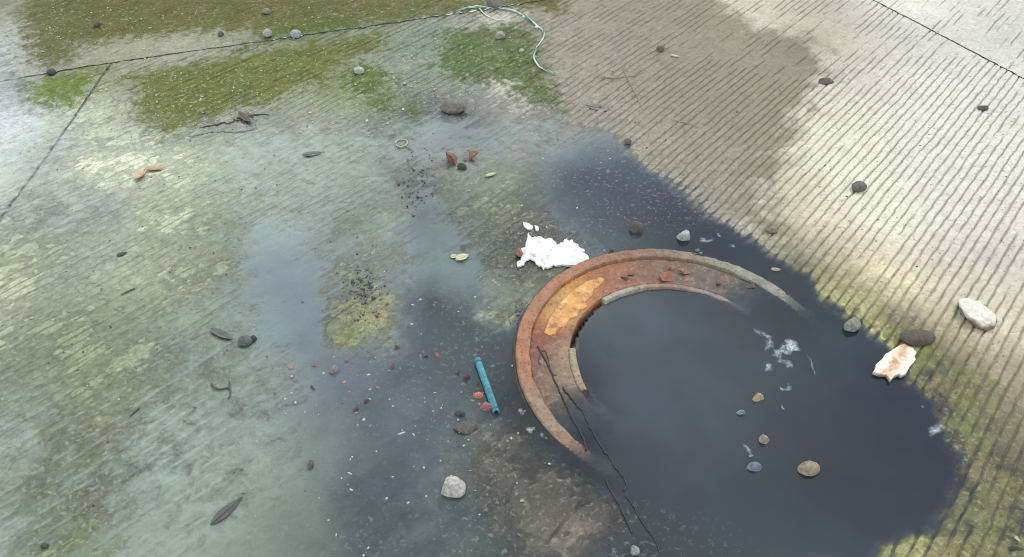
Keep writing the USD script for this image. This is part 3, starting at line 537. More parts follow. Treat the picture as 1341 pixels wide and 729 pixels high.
def put(name, label, cat, px, py, w, h, c, hr=.6, rot=0, angular=.5, group=None, sink=.0, sub=3, name_mat=None, rough=.7):
    """a stone whose outline in the photograph is w x h pixels round (px, py)"""
    s = mpp(px, py); d = ray(px, py); el = math.atan2(-d[2], math.hypot(d[0], d[1]))
    w, h = w * 1.12, h * 1.12
    W = w * s; D = h * s / (math.sin(el) + hr * .8 * math.cos(el)); H = hr * D
    base = rest(*at(px, py)[:2])
    if base < -.002:
        H2 = H - min(base, -.002) * .0
        q = at(px, py, H * .4); base = rest(q[0], q[1]); H = max(H, -base + H * 1.25)
    q = at(px, py, max(base, -.002) + (H if base > -.002 else H + base) * .42)
    m = rock(W, D, H, abs(hash_(label)) % 99991, angular, 2 if name == 'brick_crumb' else sub)
    m.apply_transform(trimesh.transformations.rotation_matrix(math.radians(rot), [0, 0, 1]))
    c = np.asarray(c, float); c = c if name != 'brick_crumb' else c.mean() + (c - c.mean()) * .8; a = to_albedo(c)
    nm = stone_mat(name_mat or f'stone_{int(c[0])}_{int(c[1])}_{int(c[2])}', tuple(a * .5), tuple(np.minimum(a * 1.5, .75)), rough, 130, .8)
    p = obj(cat.replace(' ', '_'), m, nm, smooth=35, loc=(q[0], q[1], base - .0015 - sink))
    tag(p, label, cat, GROUPS.get(cat)); return p
def hash_(s): 
    h = 7
    for ch in s: h = (h * 131 + ord(ch)) % 1000003
    return h
STONES = [
 ('rock', 'grey oval rock on the blue film between algae patches', 'rock', 594, 139, 31, 19, (128, 122, 110), .62, 5, .15),
 ('rock', 'dark brown oval stone touching the white tile shard', 'rock', 1202, 441, 43, 23, (92, 82, 74), .6, 5, .12),
 ('rock', 'pale blocky stone in dark film at bottom centre', 'rock', 594, 637, 29, 27, (196, 192, 176), .62, 0, .75),
 ('rock', 'light brown rounded stone standing in the dark puddle', 'rock', 1060, 612, 26, 19, (168, 148, 122), .7, 0, .25),
 ('pebble', 'blue grey flat pebble beside the white streak in the puddle', 'pebble', 988, 610, 19, 13, (120, 130, 140), .7, 0, .2),
 ('pebble', 'small tan chip between yellowish pebble and brown stone in puddle', 'pebble', 1002, 574, 14, 13, (160, 148, 125), .7, 20, .7),
 ('pebble', 'yellowish pebble in the puddle below the white foam', 'pebble', 993, 520, 18, 13, (190, 170, 130), .7, 10, .4),
 ('pebble', 'pale blue grey pebble left of the yellowish puddle pebble', 'pebble', 970, 539, 16, 9, (150, 155, 158), .7, -5, .6),
 ('pebble', 'round grey pebble in dark film above the manhole rim', 'pebble', 834, 297, 17, 15, (92, 86, 78), .7, 0, .4),
 ('pebble', 'pale flat topped pebble above the right end of the rim', 'pebble', 895, 308, 16, 13, (185, 185, 178), .7, -10, .6),
 ('pebble', 'grey pebble at the puddle edge below green mossy shore', 'pebble', 1116, 425, 19, 17, (150, 148, 138), .7, 20, .5),
 ('pebble', 'dark grey pebble alone on the bright grooved slab', 'pebble', 1125, 244, 17, 15, (108, 102, 94), .7, 0, .35),
 ('stone_chip', 'flat brown chip on the edge of the brown damp patch', 'stone chip', 1082, 106, 18, 9, (96, 88, 72), .5, 12, .6),
 ('stone_chip', 'small dark chip on bright grooves near right edge', 'stone chip', 1287, 140, 13, 7, (84, 80, 70), .5, 5, .7),
 ('pebble', 'pale pebble on green algae right of the joint', 'pebble', 470, 92, 13, 10, (190, 185, 178), .7, -10, .3),
 ('pebble', 'grey pebble on the algae joint, left of a pair', 'pebble', 350, 43, 11, 11, (172, 172, 165), .8, 0, .5),
 ('pebble', 'grey pebble on the algae joint, right of a pair', 'pebble', 387, 44, 13, 11, (178, 178, 172), .8, 0, .5),
 ('pebble', 'small grey pebble at top edge above the pebble pair', 'pebble', 349, 14, 9, 8, (140, 140, 120), .8, 0, .5),
 ('pebble', 'tiny dark pebble on pale patch above the joint', 'pebble', 289, 44, 7, 7, (92, 92, 78), .8, 0, .5),
 ('pebble', 'dark pebble lying on brown algae at top left', 'pebble', 127, 31, 9, 7, (88, 85, 66), .7, 0, .4),
 ('pebble', 'black pebble on the joint by the left green patch', 'pebble', 67, 94, 10, 9, (70, 70, 62), .7, 0, .4),
 ('pebble', 'grey angular pebble under the green cord', 'pebble', 656, 46, 13, 10, (165, 158, 145), .8, 20, .8),
 ('rock', 'layered grey rock at the top edge by the cord', 'rock', 646, 3, 17, 16, (130, 122, 112), .8, 0, .7),
 ('pebble', 'small dark pebble with pale top at film corner', 'pebble', 822, 184, 9, 9, (110, 106, 95), .9, 0, .6),
 ('pebble', 'round charcoal pebble right of the torn dark leaf', 'pebble', 321, 446, 17, 15, (98, 100, 98), .5, 0, .12),
 ('pebble', 'tiny black pebble touching the round charcoal pebble', 'pebble', 332, 443, 7, 9, (55, 57, 54), .6, 0, .3),
 ('pebble', 'grey angular pebble beside yellow mossy patch', 'pebble', 437, 483, 12, 11, (140, 138, 128), .8, 15, .6),
 ('pebble', 'small black pebble in the bottom left corner', 'pebble', 58, 714, 9, 8, (68, 70, 60), .7, 0, .4),
 ('stone_chip', 'brown seed like chip in green film at lower left', 'stone chip', 407, 608, 7, 13, (96, 92, 78), .5, 0, .3),
 ('pebble', 'orange rounded pebble left of the blue tube', 'pebble', 627, 517, 13, 9, (205, 130, 100), .6, 0, .2),
 ('brick_crumb', 'pink brick crumb touching the lower end of blue tube', 'brick crumb', 637, 533, 11, 12, (170, 105, 100), .5, 60, .4),
 ('brick_crumb', 'dark red crumb left of the blue tube, larger', 'brick crumb', 613, 494, 12, 9, (105, 62, 54), .7, 0, .6),
 ('brick_crumb', 'brown crumb close against the middle of blue tube', 'brick crumb', 626, 502, 7, 8, (88, 60, 52), .7, 0, .6),
 ('brick_crumb', 'greyish red crumb up left of the tube end', 'brick crumb', 598, 485, 9, 9, (120, 95, 88), .7, 0, .5),
 ('brick_crumb', 'bright orange red crumb in dark film above others', 'brick crumb', 574, 464, 9, 9, (188, 112, 90), .7, 0, .5),
 ('brick_crumb', 'dull red crumb left of the bright orange one', 'brick crumb', 557, 465, 7, 6, (110, 84, 82), .7, 0, .5),
 ('brick_crumb', 'faint red crumb at the yellow moss edge', 'brick crumb', 520, 453, 6, 7, (130, 100, 92), .7, 0, .5),
 ('brick_crumb', 'dull red crumb below the yellow moss edge', 'brick crumb', 512, 480, 8, 8, (125, 92, 84), .7, 0, .5),
 ('brick_crumb', 'dark red crumb in lower dark film, right of two', 'brick crumb', 480, 526, 7, 7, (100, 68, 62), .7, 0, .5),
 ('brick_crumb', 'dark red crumb in lower dark film, left of two', 'brick crumb', 465, 534, 9, 9, (108, 78, 72), .7, 0, .6),
 ('brick_crumb', 'red rimmed crumb left of the grey angular pebble', 'brick crumb', 412, 478, 8, 7, (165, 120, 115), .7, 20, .5),
 ('brick_crumb', 'tiny red crumb below the red rimmed crumb', 'brick crumb', 410, 508, 7, 6, (112, 66, 64), .7, 0, .6),
 ('brick_crumb', 'broken red brick crumb below oval rock, left one', 'brick crumb', 591, 207, 13, 18, (158, 92, 76), .7, 0, .8),
 ('brick_crumb', 'broken orange brick crumb below oval rock, right one', 'brick crumb', 619, 203, 12, 13, (160, 105, 80), .7, 30, .8),
 ('stone_chip', 'dark chip with pale end below the red crumbs', 'stone chip', 605, 218, 12, 8, (66, 62, 56), .7, -20, .6),
 ('stone_chip', 'dark wet shard above the silt mound', 'stone chip', 602, 541, 13, 9, (66, 68, 66), .5, 0, .7),
 ('stone_chip', 'brown grey flat stone half buried in silt mound', 'stone chip', 610, 559, 30, 17, (98, 94, 84), .35, 10, .6),
 ('pebble', 'pale ring like shell pebble at the bottom edge', 'pebble', 832, 720, 11, 13, (150, 155, 145), .6, 0, .5),
 ('stone_chip', 'dark dirt lump on grooves in the lower right corner', 'stone chip', 1328, 718, 22, 8, (60, 58, 46), .5, 0, .6),
 ('stone_chip', 'faint brown lump on dry grooves above the puddle shore', 'stone chip', 1011, 301, 14, 8, (122, 114, 94), .5, 0, .5),
 ('stone_chip', 'dark crumb on damp brown concrete at top right of centre', 'stone chip', 865, 63, 9, 10, (112, 104, 88), .7, 0, .6),
 ('stone_chip', 'pale cement chip at the shore above the rim end', 'stone chip', 1016, 352, 13, 6, (188, 180, 150), .5, -10, .5),
 ('brick_crumb', 'red rust flake lying in the frame seat, leftmost', 'rust flake', 818, 362, 9, 8, (140, 88, 70), .6, 0, .8),
 ('brick_crumb', 'small thin red flake touching the leftmost seat flake', 'rust flake', 826, 359, 9, 6, (160, 98, 78), .6, 30, .8),
 ('brick_crumb', 'largest orange rust lump in the manhole frame seat', 'rust flake', 873, 362, 18, 14, (180, 108, 78), .7, 0, .8),
 ('brick_crumb', 'small rust lump behind the largest orange lump', 'rust flake', 879, 353, 9, 7, (160, 96, 74), .7, 0, .7),
 ('brick_crumb', 'pink rust lump right of the largest orange lump', 'rust flake', 896, 355, 16, 10, (168, 112, 92), .7, -10, .7),
 ('brick_crumb', 'small red crumb in wet frame seat, far right pair left', 'rust flake', 942, 370, 8, 8, (150, 95, 78), .7, 0, .6),
 ('brick_crumb', 'brown crumb in wet frame seat nearest the sunken end', 'rust flake', 984, 374, 14, 7, (120, 90, 74), .7, -10, .7),
 ('pebble', 'grey film covered pebble in the green algae beside cord', 'pebble', 683, 66, 6, 6, (190, 190, 175), .8, 0, .5),
]
for s in STONES:
    put(*s[:10], 1.0 if s[0] == 'brick_crumb' else s[10])

# the large pale stone: a wedge, tinted dark brown towards its foot
mat('pale_stone', {'tint': ('attribute', {'attribute': 'tint'}), 'tc': ('texture_coordinate', {}), 'n': ('noise_texture', {'scale': 90, 'detail': 6, 'roughness': .7}), 'nr': ('map_range', {'from_min': .3, 'from_max': .7, 'to_min': .7, 'to_max': 1.25, 'clamp': True}), 'm': ('mix_color', {'blend_type': 'multiply', 'fac': 1.0}), 'b': ('bump', {'strength': .8, 'distance': .003}), 'p': ('principled_bsdf', {'roughness': .8})},
    [('tc.object', 'n.vector'), ('n.fac', 'nr.value'), ('tint.color', 'm.a'), ('nr.result', 'm.b'), ('m.result', 'p.base_color'), ('n.fac', 'b.height'), ('b.normal', 'p.normal')])
def pale_stone():
    lo = [(1255, 396), (1258, 404), (1264, 414), (1275, 426), (1291, 434), (1302, 430), (1306, 420), (1290, 400), (1268, 392)]
    hi = [(1256, 391), (1266, 390), (1280, 393), (1294, 404), (1305, 413), (1305, 419), (1296, 422), (1280, 419), (1266, 411), (1258, 400)]
    c = at(1280, 412); c[2] = rest(c[0], c[1]); r = np.random.default_rng(4)
    P = np.vstack([at(*np.array(lo, float).T, c[2] + .001) + 0, at(*np.array(hi, float).T, c[2] + .026), at(*np.array([(1270, 398), (1285, 406), (1294, 413)], float).T, c[2] + .034)])
    m = trimesh.Trimesh(P - c, process=True).convex_hull
    for _ in range(4): m = m.subdivide()
    v = m.vertices; m.vertices = v + (meshkit.fbm(v * 60 + 5, 4, 3)[:, None] - .5) * .009 * np.array([1, 1, .8]) + (meshkit.fbm(v * 170 + 5, 2, 9)[:, None] - .5) * .003
    m.vertices[:, 2] = np.maximum(m.vertices[:, 2], 0)
    w = np.clip((m.vertices[:, 2] - .010 + (fb(v[:, 0], v[:, 1], 50, 4) - .5) * .02) / .012, 0, 1)[:, None]
    p = obj('rock', m, 'pale_stone', smooth=True, loc=(c[0], c[1], c[2] - .0015), tint=np.array([.16, .115, .085]) * (1 - w) + np.array([.60, .55, .46]) * w)
    tag(p, 'large pale pointed stone turning dark brown towards its foot on dry grooves', 'rock', GROUPS['rock'])
pale_stone()

# broken white tile shard with an orange stain
def outline(px, ref, z=0.0):
    p = at(np.array([a for a, _ in px], float), np.array([b for _, b in px], float), z)[:, :2]
    return p - np.asarray(ref)[:2]
mat('stained_tile', {'tint': ('attribute', {'attribute': 'tint'}), 'tc': ('texture_coordinate', {}), 'n': ('noise_texture', {'scale': 120, 'detail': 5}), 'nr': ('map_range', {'from_min': .3, 'from_max': .7, 'to_min': .8, 'to_max': 1.15, 'clamp': True}),
    'm': ('mix_color', {'blend_type': 'multiply', 'fac': 1.0}), 'b': ('bump', {'strength': .5, 'distance': .002}), 'p': ('principled_bsdf', {'roughness': .45})},
    [('tc.object', 'n.vector'), ('n.fac', 'nr.value'), ('tint.color', 'm.a'), ('nr.result', 'm.b'), ('m.result', 'p.base_color'), ('n.fac', 'b.height'), ('b.normal', 'p.normal')])
_late()
ref = at(1172, 474)
tp = [(1180, 450), (1186, 448), (1190, 451), (1195, 453), (1201, 460), (1198, 464), (1200, 469), (1192, 478), (1188, 486), (1181, 490), (1178, 487), (1172, 490), (1167, 496), (1162, 488), (1154, 488), (1144, 485), (1148, 480), (1147, 476), (1156, 468), (1160, 462), (1170, 456)]
op = outline(tp, ref, .014)
tm, tn = plate(op, .011, .004, .004, 5)
tx, ty = tm.vertices[:, 0], tm.vertices[:, 1]
ax = outline([(1183, 455), (1164, 484)], ref, .014); d = (ax[1] - ax[0]) / np.linalg.norm(ax[1] - ax[0])
off = np.abs((tx - ax[0][0]) * -d[1] + (ty - ax[0][1]) * d[0]) + (fb(tx, ty, 70, 3) - .5) * .045
stain = sstep(.017, .003, off)[:, None] if False else (1 - sstep(-.004, .020, off))[:, None]
tc = np.array([.66, .61, .47]) * (1 - stain) + np.array([.40, .21, .085]) * stain
tc[tn:] = (.10, .085, .06)
_v, _f, _n3 = meshkit.arrays(tm, False)
p = obj('tile_shard', tm, 'stained_tile', smooth=False, loc=(ref[0], ref[1], max(0, rest(*ref[:2])) - .001), tint=tc)
tag(p, 'broken white shard with an orange brown stain at the puddle edge', 'shard')

# crumpled white tissue and its torn scraps
mat('white_tissue', {'tc': ('texture_coordinate', {}), 'n': ('noise_texture', {'scale': 60, 'detail': 5}), 'r': ('rgb_ramp', {'ramp': [(.32, (.42, .42, .40)), (.46, (.74, .74, .73)), (.7, (.80, .80, .79))]}), 'b': ('bump', {'strength': .4, 'distance': .004}),
    'tr': ('translucent_bsdf', {'color': (.8, .8, .8)}), 'p': ('principled_bsdf', {'roughness': .85}), 'mx': ('mix_closure', {'fac': .12})},
    [('tc.object', 'n.vector'), ('n.fac', 'r.fac'), ('r.color', 'p.base_color'), ('n.fac', 'b.height'), ('b.normal', 'p.normal'), ('p.BSDF', 'mx.closure1'), ('tr.BSDF', 'mx.closure2')], surface='mx.closure')
def crumple(seed, amp, edge_poly, base=.003):
    P = Polygon(edge_poly).buffer(0); r = np.random.default_rng(seed)
    def zf(x, y):
        z = np.zeros_like(x)
        for k in range(7):                                # creases: sharp ridges in several directions
            a = r.uniform(0, math.pi); fq = r.uniform(30, 150); ph = r.uniform(0, 9)
            q = (np.cos(a) * x + np.sin(a) * y) * fq + ph + (fb(x, y, 25, seed + k) - .5) * 2.5
            z += np.abs((q % 2) - 1) * amp * 24 / fq
        z *= .35 + 1.1 * fb(x, y, 22, seed + 30)
        dist = np.array([P.exterior.distance(Point(a, b)) for a, b in zip(x, y)])
        return base + z * sstep(0, .016, dist) + .006 * np.abs(fb(x, y, 60, seed) - .5) + .004 * fb(x, y, 160, seed)
    return zf
ref = at(722, 330)
op_px = [(692, 303), (695, 309), (702, 308), (708, 308), (715, 311), (722, 310), (725, 313), (729, 319), (735, 316), (739, 314), (741, 309), (745, 313), (749, 312), (752, 317), (757, 318), (759, 322), (766, 325), (764, 329), (770, 333), (776, 340), (771, 343), (764, 342), (757, 346), (746, 344), (735, 345), (726, 345), (717, 347), (711, 350), (707, 346), (703, 344), (700, 339), (694, 336), (687, 338), (685, 344), (678, 347), (677, 342), (683, 338), (682, 330), (683, 323), (688, 322), (690, 314)]
op = outline(op_px, ref, .012)
_pl = Polygon(op); op = np.array([_pl.exterior.interpolate(t).coords[0] for t in np.arange(0, _pl.exterior.length, .0035)]); op = op + (np.stack([fb(op[:, 0], op[:, 1], 120, 2), fb(op[:, 0], op[:, 1], 120, 3)], 1) - .5) * .016
tm, tn = plate(op, .02, 0, .0028, 9, zf=crumple(4, .0095, op))
tm.vertices[:, 2] = np.where(np.arange(len(tm.vertices)) < tn, tm.vertices[:, 2], np.minimum(.0, 0))
bz = max(0.0, rest(*ref[:2]))
p = obj('crumpled_tissue', tm, 'white_tissue', smooth=50, loc=(ref[0], ref[1], bz)); tag(p, 'wet crumpled white tissue lying above the manhole rim', 'tissue')
for k, (px_, lab) in enumerate(([[(685, 291), (692, 292), (698, 296), (697, 300), (691, 300), (686, 296)], 'torn white scrap just above the crumpled tissue, larger'], [[(700, 295), (705, 297), (706, 301), (702, 302)], 'tiny white scrap above tissue, right of the larger scrap'])):
    rf = at(*np.mean(px_, 0)); op = outline(px_, rf, .004); tm, tn = plate(op, .004, 0, .003, 3 + k, zf=crumple(20 + k, .004, op, .002))
    p = obj('paper_scrap', tm, 'white_tissue', smooth=28, loc=(rf[0], rf[1], max(0, rest(*rf[:2])))); tag(p, lab, 'paper scrap', GROUPS['paper scrap'])
put('brick_crumb', 'rust brown crumb at the left tip of the white tissue', 'brick crumb', 680, 331, 9, 14, (165, 105, 78), .7, 0, .8)

# ------------------------------------------------------------------ leaves, twigs, cord, tube, threads
def tube(pts, r, seg=7, taper=None, closed=True):
    pts = np.asarray(pts, float); n = len(pts)
    t = np.gradient(pts, axis=0); t /= np.maximum(np.linalg.norm(t, axis=1, keepdims=True), 1e-9)
    up = np.array([0, 0, 1.0]); s = np.cross(t, up); s /= np.maximum(np.linalg.norm(s, axis=1, keepdims=True), 1e-6); w = np.cross(s, t)
    rr = np.full(n, r) if taper is None else r * np.asarray(taper)
    a = np.arange(seg) / seg * 2 * math.pi
    v = pts[:, None] + rr[:, None, None] * (np.cos(a)[None, :, None] * s[:, None] + np.sin(a)[None, :, None] * w[:, None])
    i = np.arange(n * seg).reshape(n, seg); j = np.roll(i, -1, 1)
    f = np.vstack([np.stack([i[:-1], j[:-1], j[1:]], -1).reshape(-1, 3), np.stack([i[:-1], j[1:], i[1:]], -1).reshape(-1, 3)])
    v = np.vstack([v.reshape(-1, 3), pts[0], pts[-1]]); c0, c1 = n * seg, n * seg + 1
    f = np.vstack([f, np.stack([np.full(seg, c0), j[0], i[0]], 1), np.stack([np.full(seg, c1), i[-1], j[-1]], 1)])
    m = trimesh.Trimesh(v, f, process=False); 
    if m.volume < 0: m.invert()
    return m
def spline(px, n=60, z=.003, lift=None, jit=0, seed=0):
    """a smooth line over the ground through photograph points"""
    from scipy.interpolate import CubicSpline
    p = at(np.array([a for a, *_ in px], float), np.array([b for _, b, *_ in px], float))[:, :2]
    t = np.r_[0, np.cumsum(np.linalg.norm(np.diff(p, axis=0), axis=1))]
    q = CubicSpline(t, p)(np.linspace(0, t[-1], n))
    if jit: q = q + (np.stack([fb(q[:, 0], q[:, 1], 60, seed), fb(q[:, 0], q[:, 1], 60, seed + 1)], 1) - .5) * jit
    h = np.maximum(bed(q[:, 0], q[:, 1]), 0); h = np.convolve(np.pad(h, 3, 'edge'), np.ones(7) / 7, 'valid')
    return np.c_[q, h + z + (0 if lift is None else np.interp(np.linspace(0, 1, n), np.linspace(0, 1, len(lift)), lift))]
def line_thing(name, label, cat, px, r, material, z=.002, taper=None, jit=0, n=60, lift=None):
    q = spline(px, n, z, lift, jit, hash_(label) % 50); c = q.mean(0)
    tp = None if taper is None else np.interp(np.linspace(0, 1, n), np.linspace(0, 1, len(taper)), taper)
    p = obj(cat.replace(' ', '_'), tube(q - c, r, 7, tp), material, smooth=60, loc=c); tag(p, label, cat, GROUPS.get(cat)); return p
def leaf(L, W, curl=.25, fold=.2, seed=0, tip=1.4):
    n, m = 26, 9; t = np.linspace(0, 1, n); s = np.linspace(-1, 1, m)
    w = np.sin(np.pi * t ** .9) ** .8 * (1 - .25 * t); w = np.maximum(w, .03)
    T, S = np.meshgrid(t, s, indexing='ij'); X = (T - .5) * L; Y = S * w[:, None] * W / 2
    Z = np.abs(S) * w[:, None] * W / 2 * fold + curl * L * (T - .5) ** 2 + (fb(X, Y, 70, seed) - .5) * .08 * W
    Z -= Z.min(); v = np.stack([X, Y, Z], -1).reshape(-1, 3); k = n * m
    i = np.arange(k).reshape(n, m); q = np.stack([i[:-1, :-1].ravel(), i[1:, :-1].ravel(), i[1:, 1:].ravel(), i[:-1, 1:].ravel()], 1)
    f = np.vstack([q[:, [0, 1, 2]], q[:, [0, 2, 3]]])
    b = np.r_[i[:, 0], i[-1, 1:], i[::-1, -1][1:], i[0, ::-1][1:-1]]; bj = np.roll(b, -1)
    v = np.vstack([v + [0, 0, .0012], v]); f = np.vstack([f, f[:, ::-1] + k, np.stack([b, b + k, bj + k], 1), np.stack([b, bj + k, bj], 1)])
    rib = tube(np.c_[X[:, m // 2], Y[:, m // 2], Z[:, m // 2] + .0016], max(.0008, .03 * W), 5, np.linspace(1.2, .4, n))
    return trimesh.Trimesh(v, f, process=False), rib
def leaf_thing(label, a, b, w, material, curl=.25, fold=.25, cat='leaf', rise=.0):
    """a leaf from photograph point a (stalk) to b (tip), w pixels wide"""
    pa, pb = at(*a), at(*b); c = (pa + pb) / 2; d = pb - pa; L = np.linalg.norm(d[:2])
    W = w * mpp((a[0] + b[0]) / 2, (a[1] + b[1]) / 2) * 1.25
    m, rib = leaf(L, W, curl, fold, hash_(label) % 77)
    R = trimesh.transformations.rotation_matrix(math.atan2(d[1], d[0]), [0, 0, 1])
    for q in (m, rib): q.apply_transform(R)
    x = xf(cat.replace(' ', '_'), (c[0], c[1], max(0, rest(c[0], c[1])) + .0005 + rise), label, cat, GROUPS.get(cat))
    obj('blade', m, material, str(x.GetPath()), smooth=50); obj('midrib', rib, material + '_rib', str(x.GetPath()), smooth=50)
for nm, c in (('dark_leaf', (.055, .055, .052)), ('grey_leaf', (.105, .102, .092)), ('tan_leaf', (.46, .34, .21)), ('pale_leaf', (.44, .44, .26)), ('brown_leaf', (.10, .08, .055))):
    plain_mat(nm, c, .55); plain_mat(nm + '_rib', tuple(x * .6 for x in c), .6)
leaf_thing('long dark grey leaf pointing up right at lower left', (276, 688), (317, 652), 13, 'dark_leaf', .05, .2)
leaf_thing('torn dark leaf beside the round charcoal pebble', (276, 432), (306, 446), 10, 'grey_leaf', .25, .5)
leaf_thing('dark leaf lying flat in the pale film at left of centre', (396, 204), (423, 200), 9, 'grey_leaf', .1, .2)
leaf_thing('broad grey wet leaf at the upper corner of the blue film', (768, 139), (806, 145), 14, 'grey_leaf', .05, .1)
leaf_thing('curled tan husk on pale concrete, lower one', (178, 238), (193, 222), 11, 'tan_leaf', .5, .7, 'husk')
leaf_thing('curled tan husk on pale concrete, upper one', (188, 224), (218, 221), 9, 'tan_leaf', .35, .7, 'husk')
leaf_thing('pale yellow green leaf scrap left of the tissue', (597, 342), (614, 335), 11, 'pale_leaf', .4, .5)
leaf_thing('small bleached leaf scrap touching the yellow green one', (590, 338), (600, 335), 7, 'pale_leaf', .3, .4)
leaf_thing('tiny dark leaf on the left blue stream', (153, 335), (167, 331), 5, 'dark_leaf', .2, .3)
leaf_thing('brown leaf on the dark debris line at upper left', (313, 150), (330, 163), 9, 'brown_leaf', .5, .6)
leaf_thing('small white plastic sliver below the red crumbs', (635, 232), (651, 227), 5, 'pale_leaf', .2, .5, 'sliver')
leaf_thing('white sliver on brown damp concrete', (877, 77), (890, 79), 4, 'pale_leaf', .2, .4, 'sliver')
leaf_thing('white sliver in the lower right corner', (1326, 701), (1336, 710), 4, 'pale_leaf', .2, .4, 'sliver')
for nm, c in (('dark_twig', (.05, .042, .032)), ('tan_twig', (.34, .29, .17)), ('olive_twig', (.20, .185, .12)), ('black_thread', (.012, .012, .013))): plain_mat(nm, c, .6)
line_thing('twig', 'forked dark twig on green film at left, curved stem', 'twig', [(277, 503), (283, 509), (291, 510), (299, 509), (302, 514), (298, 523)], .0022, 'dark_twig', .002, [1, 1.2, .9, 1.3, .9, .5])
line_thing('twig', 'short dark stub on the forked twig', 'twig', [(299, 510), (301, 503), (300, 500)], .0024, 'dark_twig', .004, [1, .8, .6])
line_thing('twig', 'thin dark twig on the green film above the torn leaf', 'twig', [(158, 387), (168, 382), (177, 378)], .0022, 'dark_twig', .002, [.5, 1, .7])
line_thing('twig', 'thin straight straw below the cord on brown grooves', 'twig', [(778, 105), (800, 105), (820, 104), (845, 97)], 0.0014, 'olive_twig', .003, [.4, 1, 1, .4])
line_thing('twig', 'pale short straw on top of the thin straight straw', 'twig', [(790, 103), (800, 104)], .0030, 'tan_twig', .005, [.6, 1, .6])
line_thing('twig', 'curved brown stem across the grooves below the straw', 'twig', [(814, 88), (822, 108), (836, 134), (842, 150)], .0013, 'olive_twig', .003, [.6, 1, 1, .5])
line_thing('twig', 'thin brown root crossing grooves at the damp patch', 'twig', [(878, 160), (895, 164), (908, 168), (918, 173)], .0018, 'olive_twig', .003, [.5, 1, .7, .3])
line_thing('twig', 'yellow looped rubber band below the algae corner', 'rubber band', [(519, 189), (523, 184), (531, 184), (533, 189), (526, 193), (519, 190)], .0024, 'tan_twig', .003)
line_thing('twig', 'brown tail of stem beside the yellow loop', 'twig', [(531, 191), (537, 195), (543, 198)], .0018, 'olive_twig', .002, [1, 1, .4])
line_thing('twig', 'dark root on the debris line above the brown leaf', 'twig', [(262, 168), (285, 163), (310, 158), (330, 152), (352, 149)], .0030, 'dark_twig', .001, [.4, 1, .7, 1.2, .4], .03)
line_thing('twig', 'grey root strand along the lower debris line', 'twig', [(245, 180), (270, 174), (292, 172), (318, 172), (335, 167)], .0028, 'olive_twig', .001, [.3, 1, .8, 1, .4], .03)
line_thing('twig', 'dark straw stub in the green film at left', 'twig', [(170, 545), (177, 539), (183, 534)], .0022, 'dark_twig', .001, [.4, 1, .6])
# floating black threads
T = 'black_thread'
line_thing('thread', 'black thread across the frame seat, shorter left strand', 'thread', [(703, 457), (712, 470), (722, 490), (731, 508), (740, 528), (752, 552), (764, 575), (767, 590)], .0021, T, .001, None, .006, 160)
line_thing('thread', 'long black thread drifting in the puddle from broken lip', 'thread', [(738, 508), (752, 525), (768, 548), (778, 570), (795, 595), (806, 612), (819, 632), (817, 643)], .0019, T, .001, None, .014, 160)
line_thing('thread', 'black thread at the silt mound edge of puddle', 'thread', [(793, 627), (801, 645), (813, 665), (823, 688), (828, 698)], .0020, T, .001, None, .006, 100)
line_thing('thread', 'thin black thread at bottom right of silt mound', 'thread', [(819, 650), (830, 664), (842, 685), (853, 700), (861, 722)], .0015, T, .001, None, .008, 100)
line_thing('thread', 'faint black hair curled on the frame seat', 'thread', [(708, 480), (706, 470), (712, 462), (718, 475), (729, 492)], .0008, T, .001, None, .004, 80)
line_thing('thread', 'black thread edge hugging the sunken right rim end', 'thread', [(905, 338), (935, 343), (965, 351), (990, 360), (1010, 370)], .0014, T, .001, None, .004, 100)

# frayed green cord
plain_mat('teal_cord', (.22, .50, .43), .5); plain_mat('pale_cord', (.52, .60, .50), .6); plain_mat('dark_cord', (.05, .13, .10), .5)
main = [(598, 19), (613, 14), (628, 12), (645, 14), (662, 16), (680, 21), (692, 28), (703, 38), (710, 43), (712, 50), (707, 60), (701, 70), (699, 80), (704, 88), (714, 95), (725, 100)]
q = spline(main, 260, .006); c = q[0].copy(); t = np.gradient(q, axis=0); t /= np.linalg.norm(t, axis=1, keepdims=True)
nrm = np.stack([-t[:, 1], t[:, 0], 0 * t[:, 0]], 1); s = np.linspace(0, 1, 260)
x = xf('frayed_cord', c, 'frayed blue green cord curling across algae at the top', 'cord'); cp = str(x.GetPath())
ph = np.cumsum(np.r_[0, np.linalg.norm(np.diff(q, axis=0), axis=1)]) * 2 * math.pi / .16
for k, mm in enumerate(('teal_cord', 'dark_cord', 'pale_cord')):
    a = ph + k * 2.094
    spread = np.interp(s, [0, .25, .5, .62, 1], [2.6, 1.4, 1.0, .8, 1.0])[:, None]
    w = q - c + (nrm * np.cos(a)[:, None] * .0014 + np.array([0, 0, 1]) * np.sin(a)[:, None] * .0014) * spread
    obj('strand', tube(w, .0019, 7, np.interp(s, [0, .1, .95, 1], [.5, 1, 1, .5])), mm, cp, smooth=60)
br = spline([(628, 14), (633, 20), (642, 26), (652, 29), (662, 30)], 50, .004)
obj('loose_strand', tube(br - c, .0022, 7, np.linspace(1.1, .6, 50)), 'pale_cord', cp, smooth=60)
kn = rock(.017, .013, .012, 5, .5); kn.apply_translation(at(703, 39) + [0, 0, .006] - c); obj('knot', kn, 'pale_cord', cp, smooth=50)
kn = rock(.015, .011, .010, 6, .5); kn.apply_translation(at(686, 25) + [0, 0, .005] - c); obj('knot', kn, 'teal_cord', cp, smooth=50)

